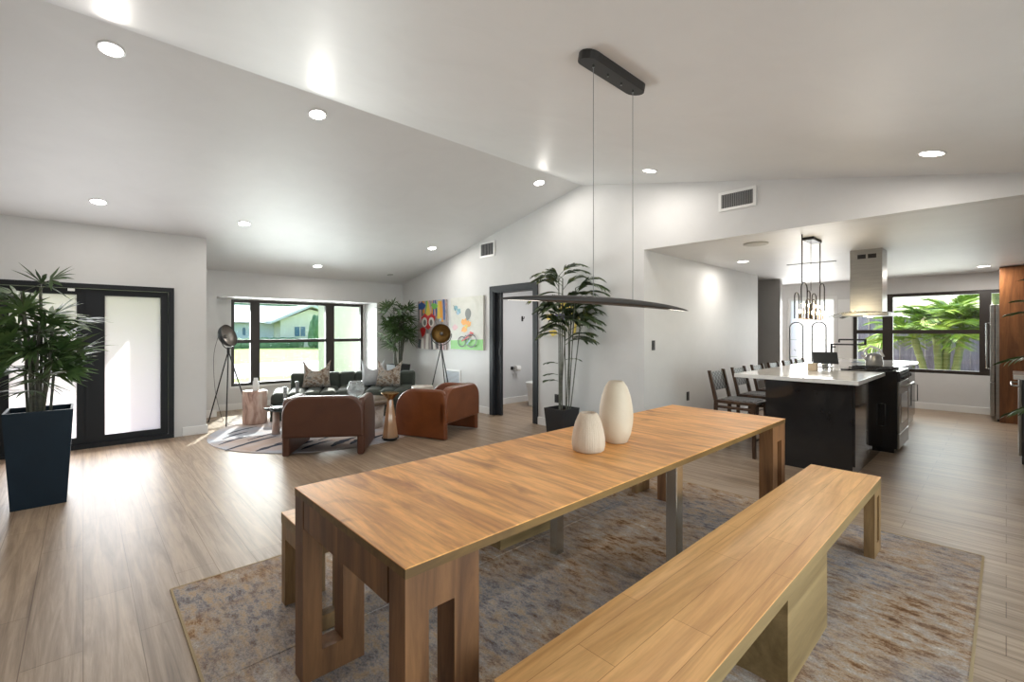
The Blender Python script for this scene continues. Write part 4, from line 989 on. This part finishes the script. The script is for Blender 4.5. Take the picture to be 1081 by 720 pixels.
# back garden
mb = MB(); mb.box(11.05,16,-6,9,-.16,-.08); struct('garden_ground', mb, mottled('mulch', [(.3,(.22,.17,.13)),(.7,(.36,.30,.24))], 8, .95))
t = thing('board_fence', 'weathered grey-purple vertical board fence outside the kitchen window', 'fence', (13.85,0,-.08))
mb = MB(); rnd = random.Random(2); y = -5.0
m_fence = mottled('weathered_board', [(.3,(.22,.18,.22)),(.5,(.36,.31,.36)),(.7,(.50,.45,.49))], 5, .9, (1,3,.3))
while y < 8.5:
    w_ = rnd.uniform(.13,.15); h = 1.82+rnd.uniform(-.04,.04); x = rnd.choice([0,.03])
    h += .04; mb.prism([(y,0),(y+w_,0),(y+w_,h-.05),(y+w_-.03,h),(y+.03,h),(y,h-.05)], x, x+.02, 'yz'); y += w_+.004
mb.build('boards', m_fence, t)
mb = MB(); mb.box(.05,.10,-5,8.5,.4,.49); mb.box(.05,.10,-5,8.5,1.4,1.49); mb.build('rails', m_fence, t)
m_bright = mottled('sunlit_palm_leaf', [(.3,(.14,.30,.03)),(.6,(.36,.50,.05)),(.75,(.55,.58,.08))], 4, .45)
def garden_palm(label, x, y, trunks, seed, h=1.4, nf=16, ln=1.5):
    t = thing('garden_palm', label, 'palm tree', (x,y,-.08)); rnd = random.Random(seed); st = MB(); fo = MB()
    for dx, dy, hh in trunks:
        prs = []; n = 14
        st.tube([(dx*(.3+.7*i/n)*1.0, dy*(.3+.7*i/n), hh*i/n) for i in range(n+1)], .055, 10, radii=[.058+.008*(i%2) for i in range(n+1)])
        for k in range(nf):
            an = rnd.uniform(0,2*PI); e = rnd.uniform(.15,1.2)
            frond(fo, (dx,dy,hh), (math.cos(an)*math.cos(e), math.sin(an)*math.cos(e), math.sin(e)), ln*rnd.uniform(.75,1.1), rnd, .035, .42, .42, 18, .012)
    st.build('trunks', mottled('ringed_green_trunk', [(.3,(.22,.27,.08)),(.7,(.42,.48,.20))], 3, .6, (.3,.3,6)), t); fo.build('foliage', m_bright, t)
garden_palm('bright yellow-green clumping palm outside the kitchen window', 12.45, .85, [(-.1,.42,1.3),(.05,.10,1.35),(.0,-.28,1.45),(.15,-.05,1.6)], 31, nf=22, ln=1.15)
garden_palm('yellow-green palm outside at the right end of the kitchen window', 15.6, -.3, [(0,0,2.3),(.1,.5,2.4)], 35)
m_brom = mottled('bromeliad_leaf', [(.3,(.45,.08,.04)),(.6,(.72,.22,.10)),(.8,(.72,.42,.25))], 5, .4)
for i, (x, y, z_, s, l) in enumerate(((11.75,1.10,.32,.30,'large orange-pink bromeliad outside beside the end of the worktop'),(11.9,.32,.22,.24,'red bromeliad below the right part of the kitchen window'),(11.9,2.0,.30,.28,'pinkish bromeliad outside behind the tap'))):
    mb = MB(); rnd = random.Random(50+i)
    mb.lathe([(0,-.0),(.12,0),(.16,z_+.10),(0,z_+.10)], seg=16)
    for k in range(26):
        an = rnd.uniform(0,2*PI); e = rnd.uniform(.5,1.3); blade(mb, (0,0,z_+.08), (math.cos(an)*math.cos(e), math.sin(an)*math.cos(e), math.sin(e)), s*rnd.uniform(.8,1.1), .06, .2)
    tag(mb.build('bromeliad', m_brom, loc=(x,y,-.08)), l, 'plant')

for i, (y, l) in enumerate(((2.96,'left arched black metal plant frame before the bright glazed kitchen door'),(2.56,'right arched black metal plant frame before the bright glazed kitchen door'))):
    mb = MB(); mb.tube([(0,.12,0)] + [(0,.12*math.cos(PI*k/10),1.45+.11*math.sin(PI*k/10)) for k in range(11)] + [(0,-.12,0)], .014, 8)
    t = thing('arched_trellis', l, 'trellis', (10.8,y,0)); mb.build('arch_frame', m_black, t)
    mb = MB(); rnd = random.Random(70+i)
    for k in range(9): blade(mb, (0,rnd.uniform(-.08,.08),.5+.1*k), (0,rnd.uniform(-1,1),rnd.uniform(-.2,1)), .05, .03, .1)
    for k in range(3): mb.tube([(0,-.12,.5+.35*k),(0,.12,.5+.35*k)], .004, 5)
    mb.build('climbing_leaves', m_leaf, t)
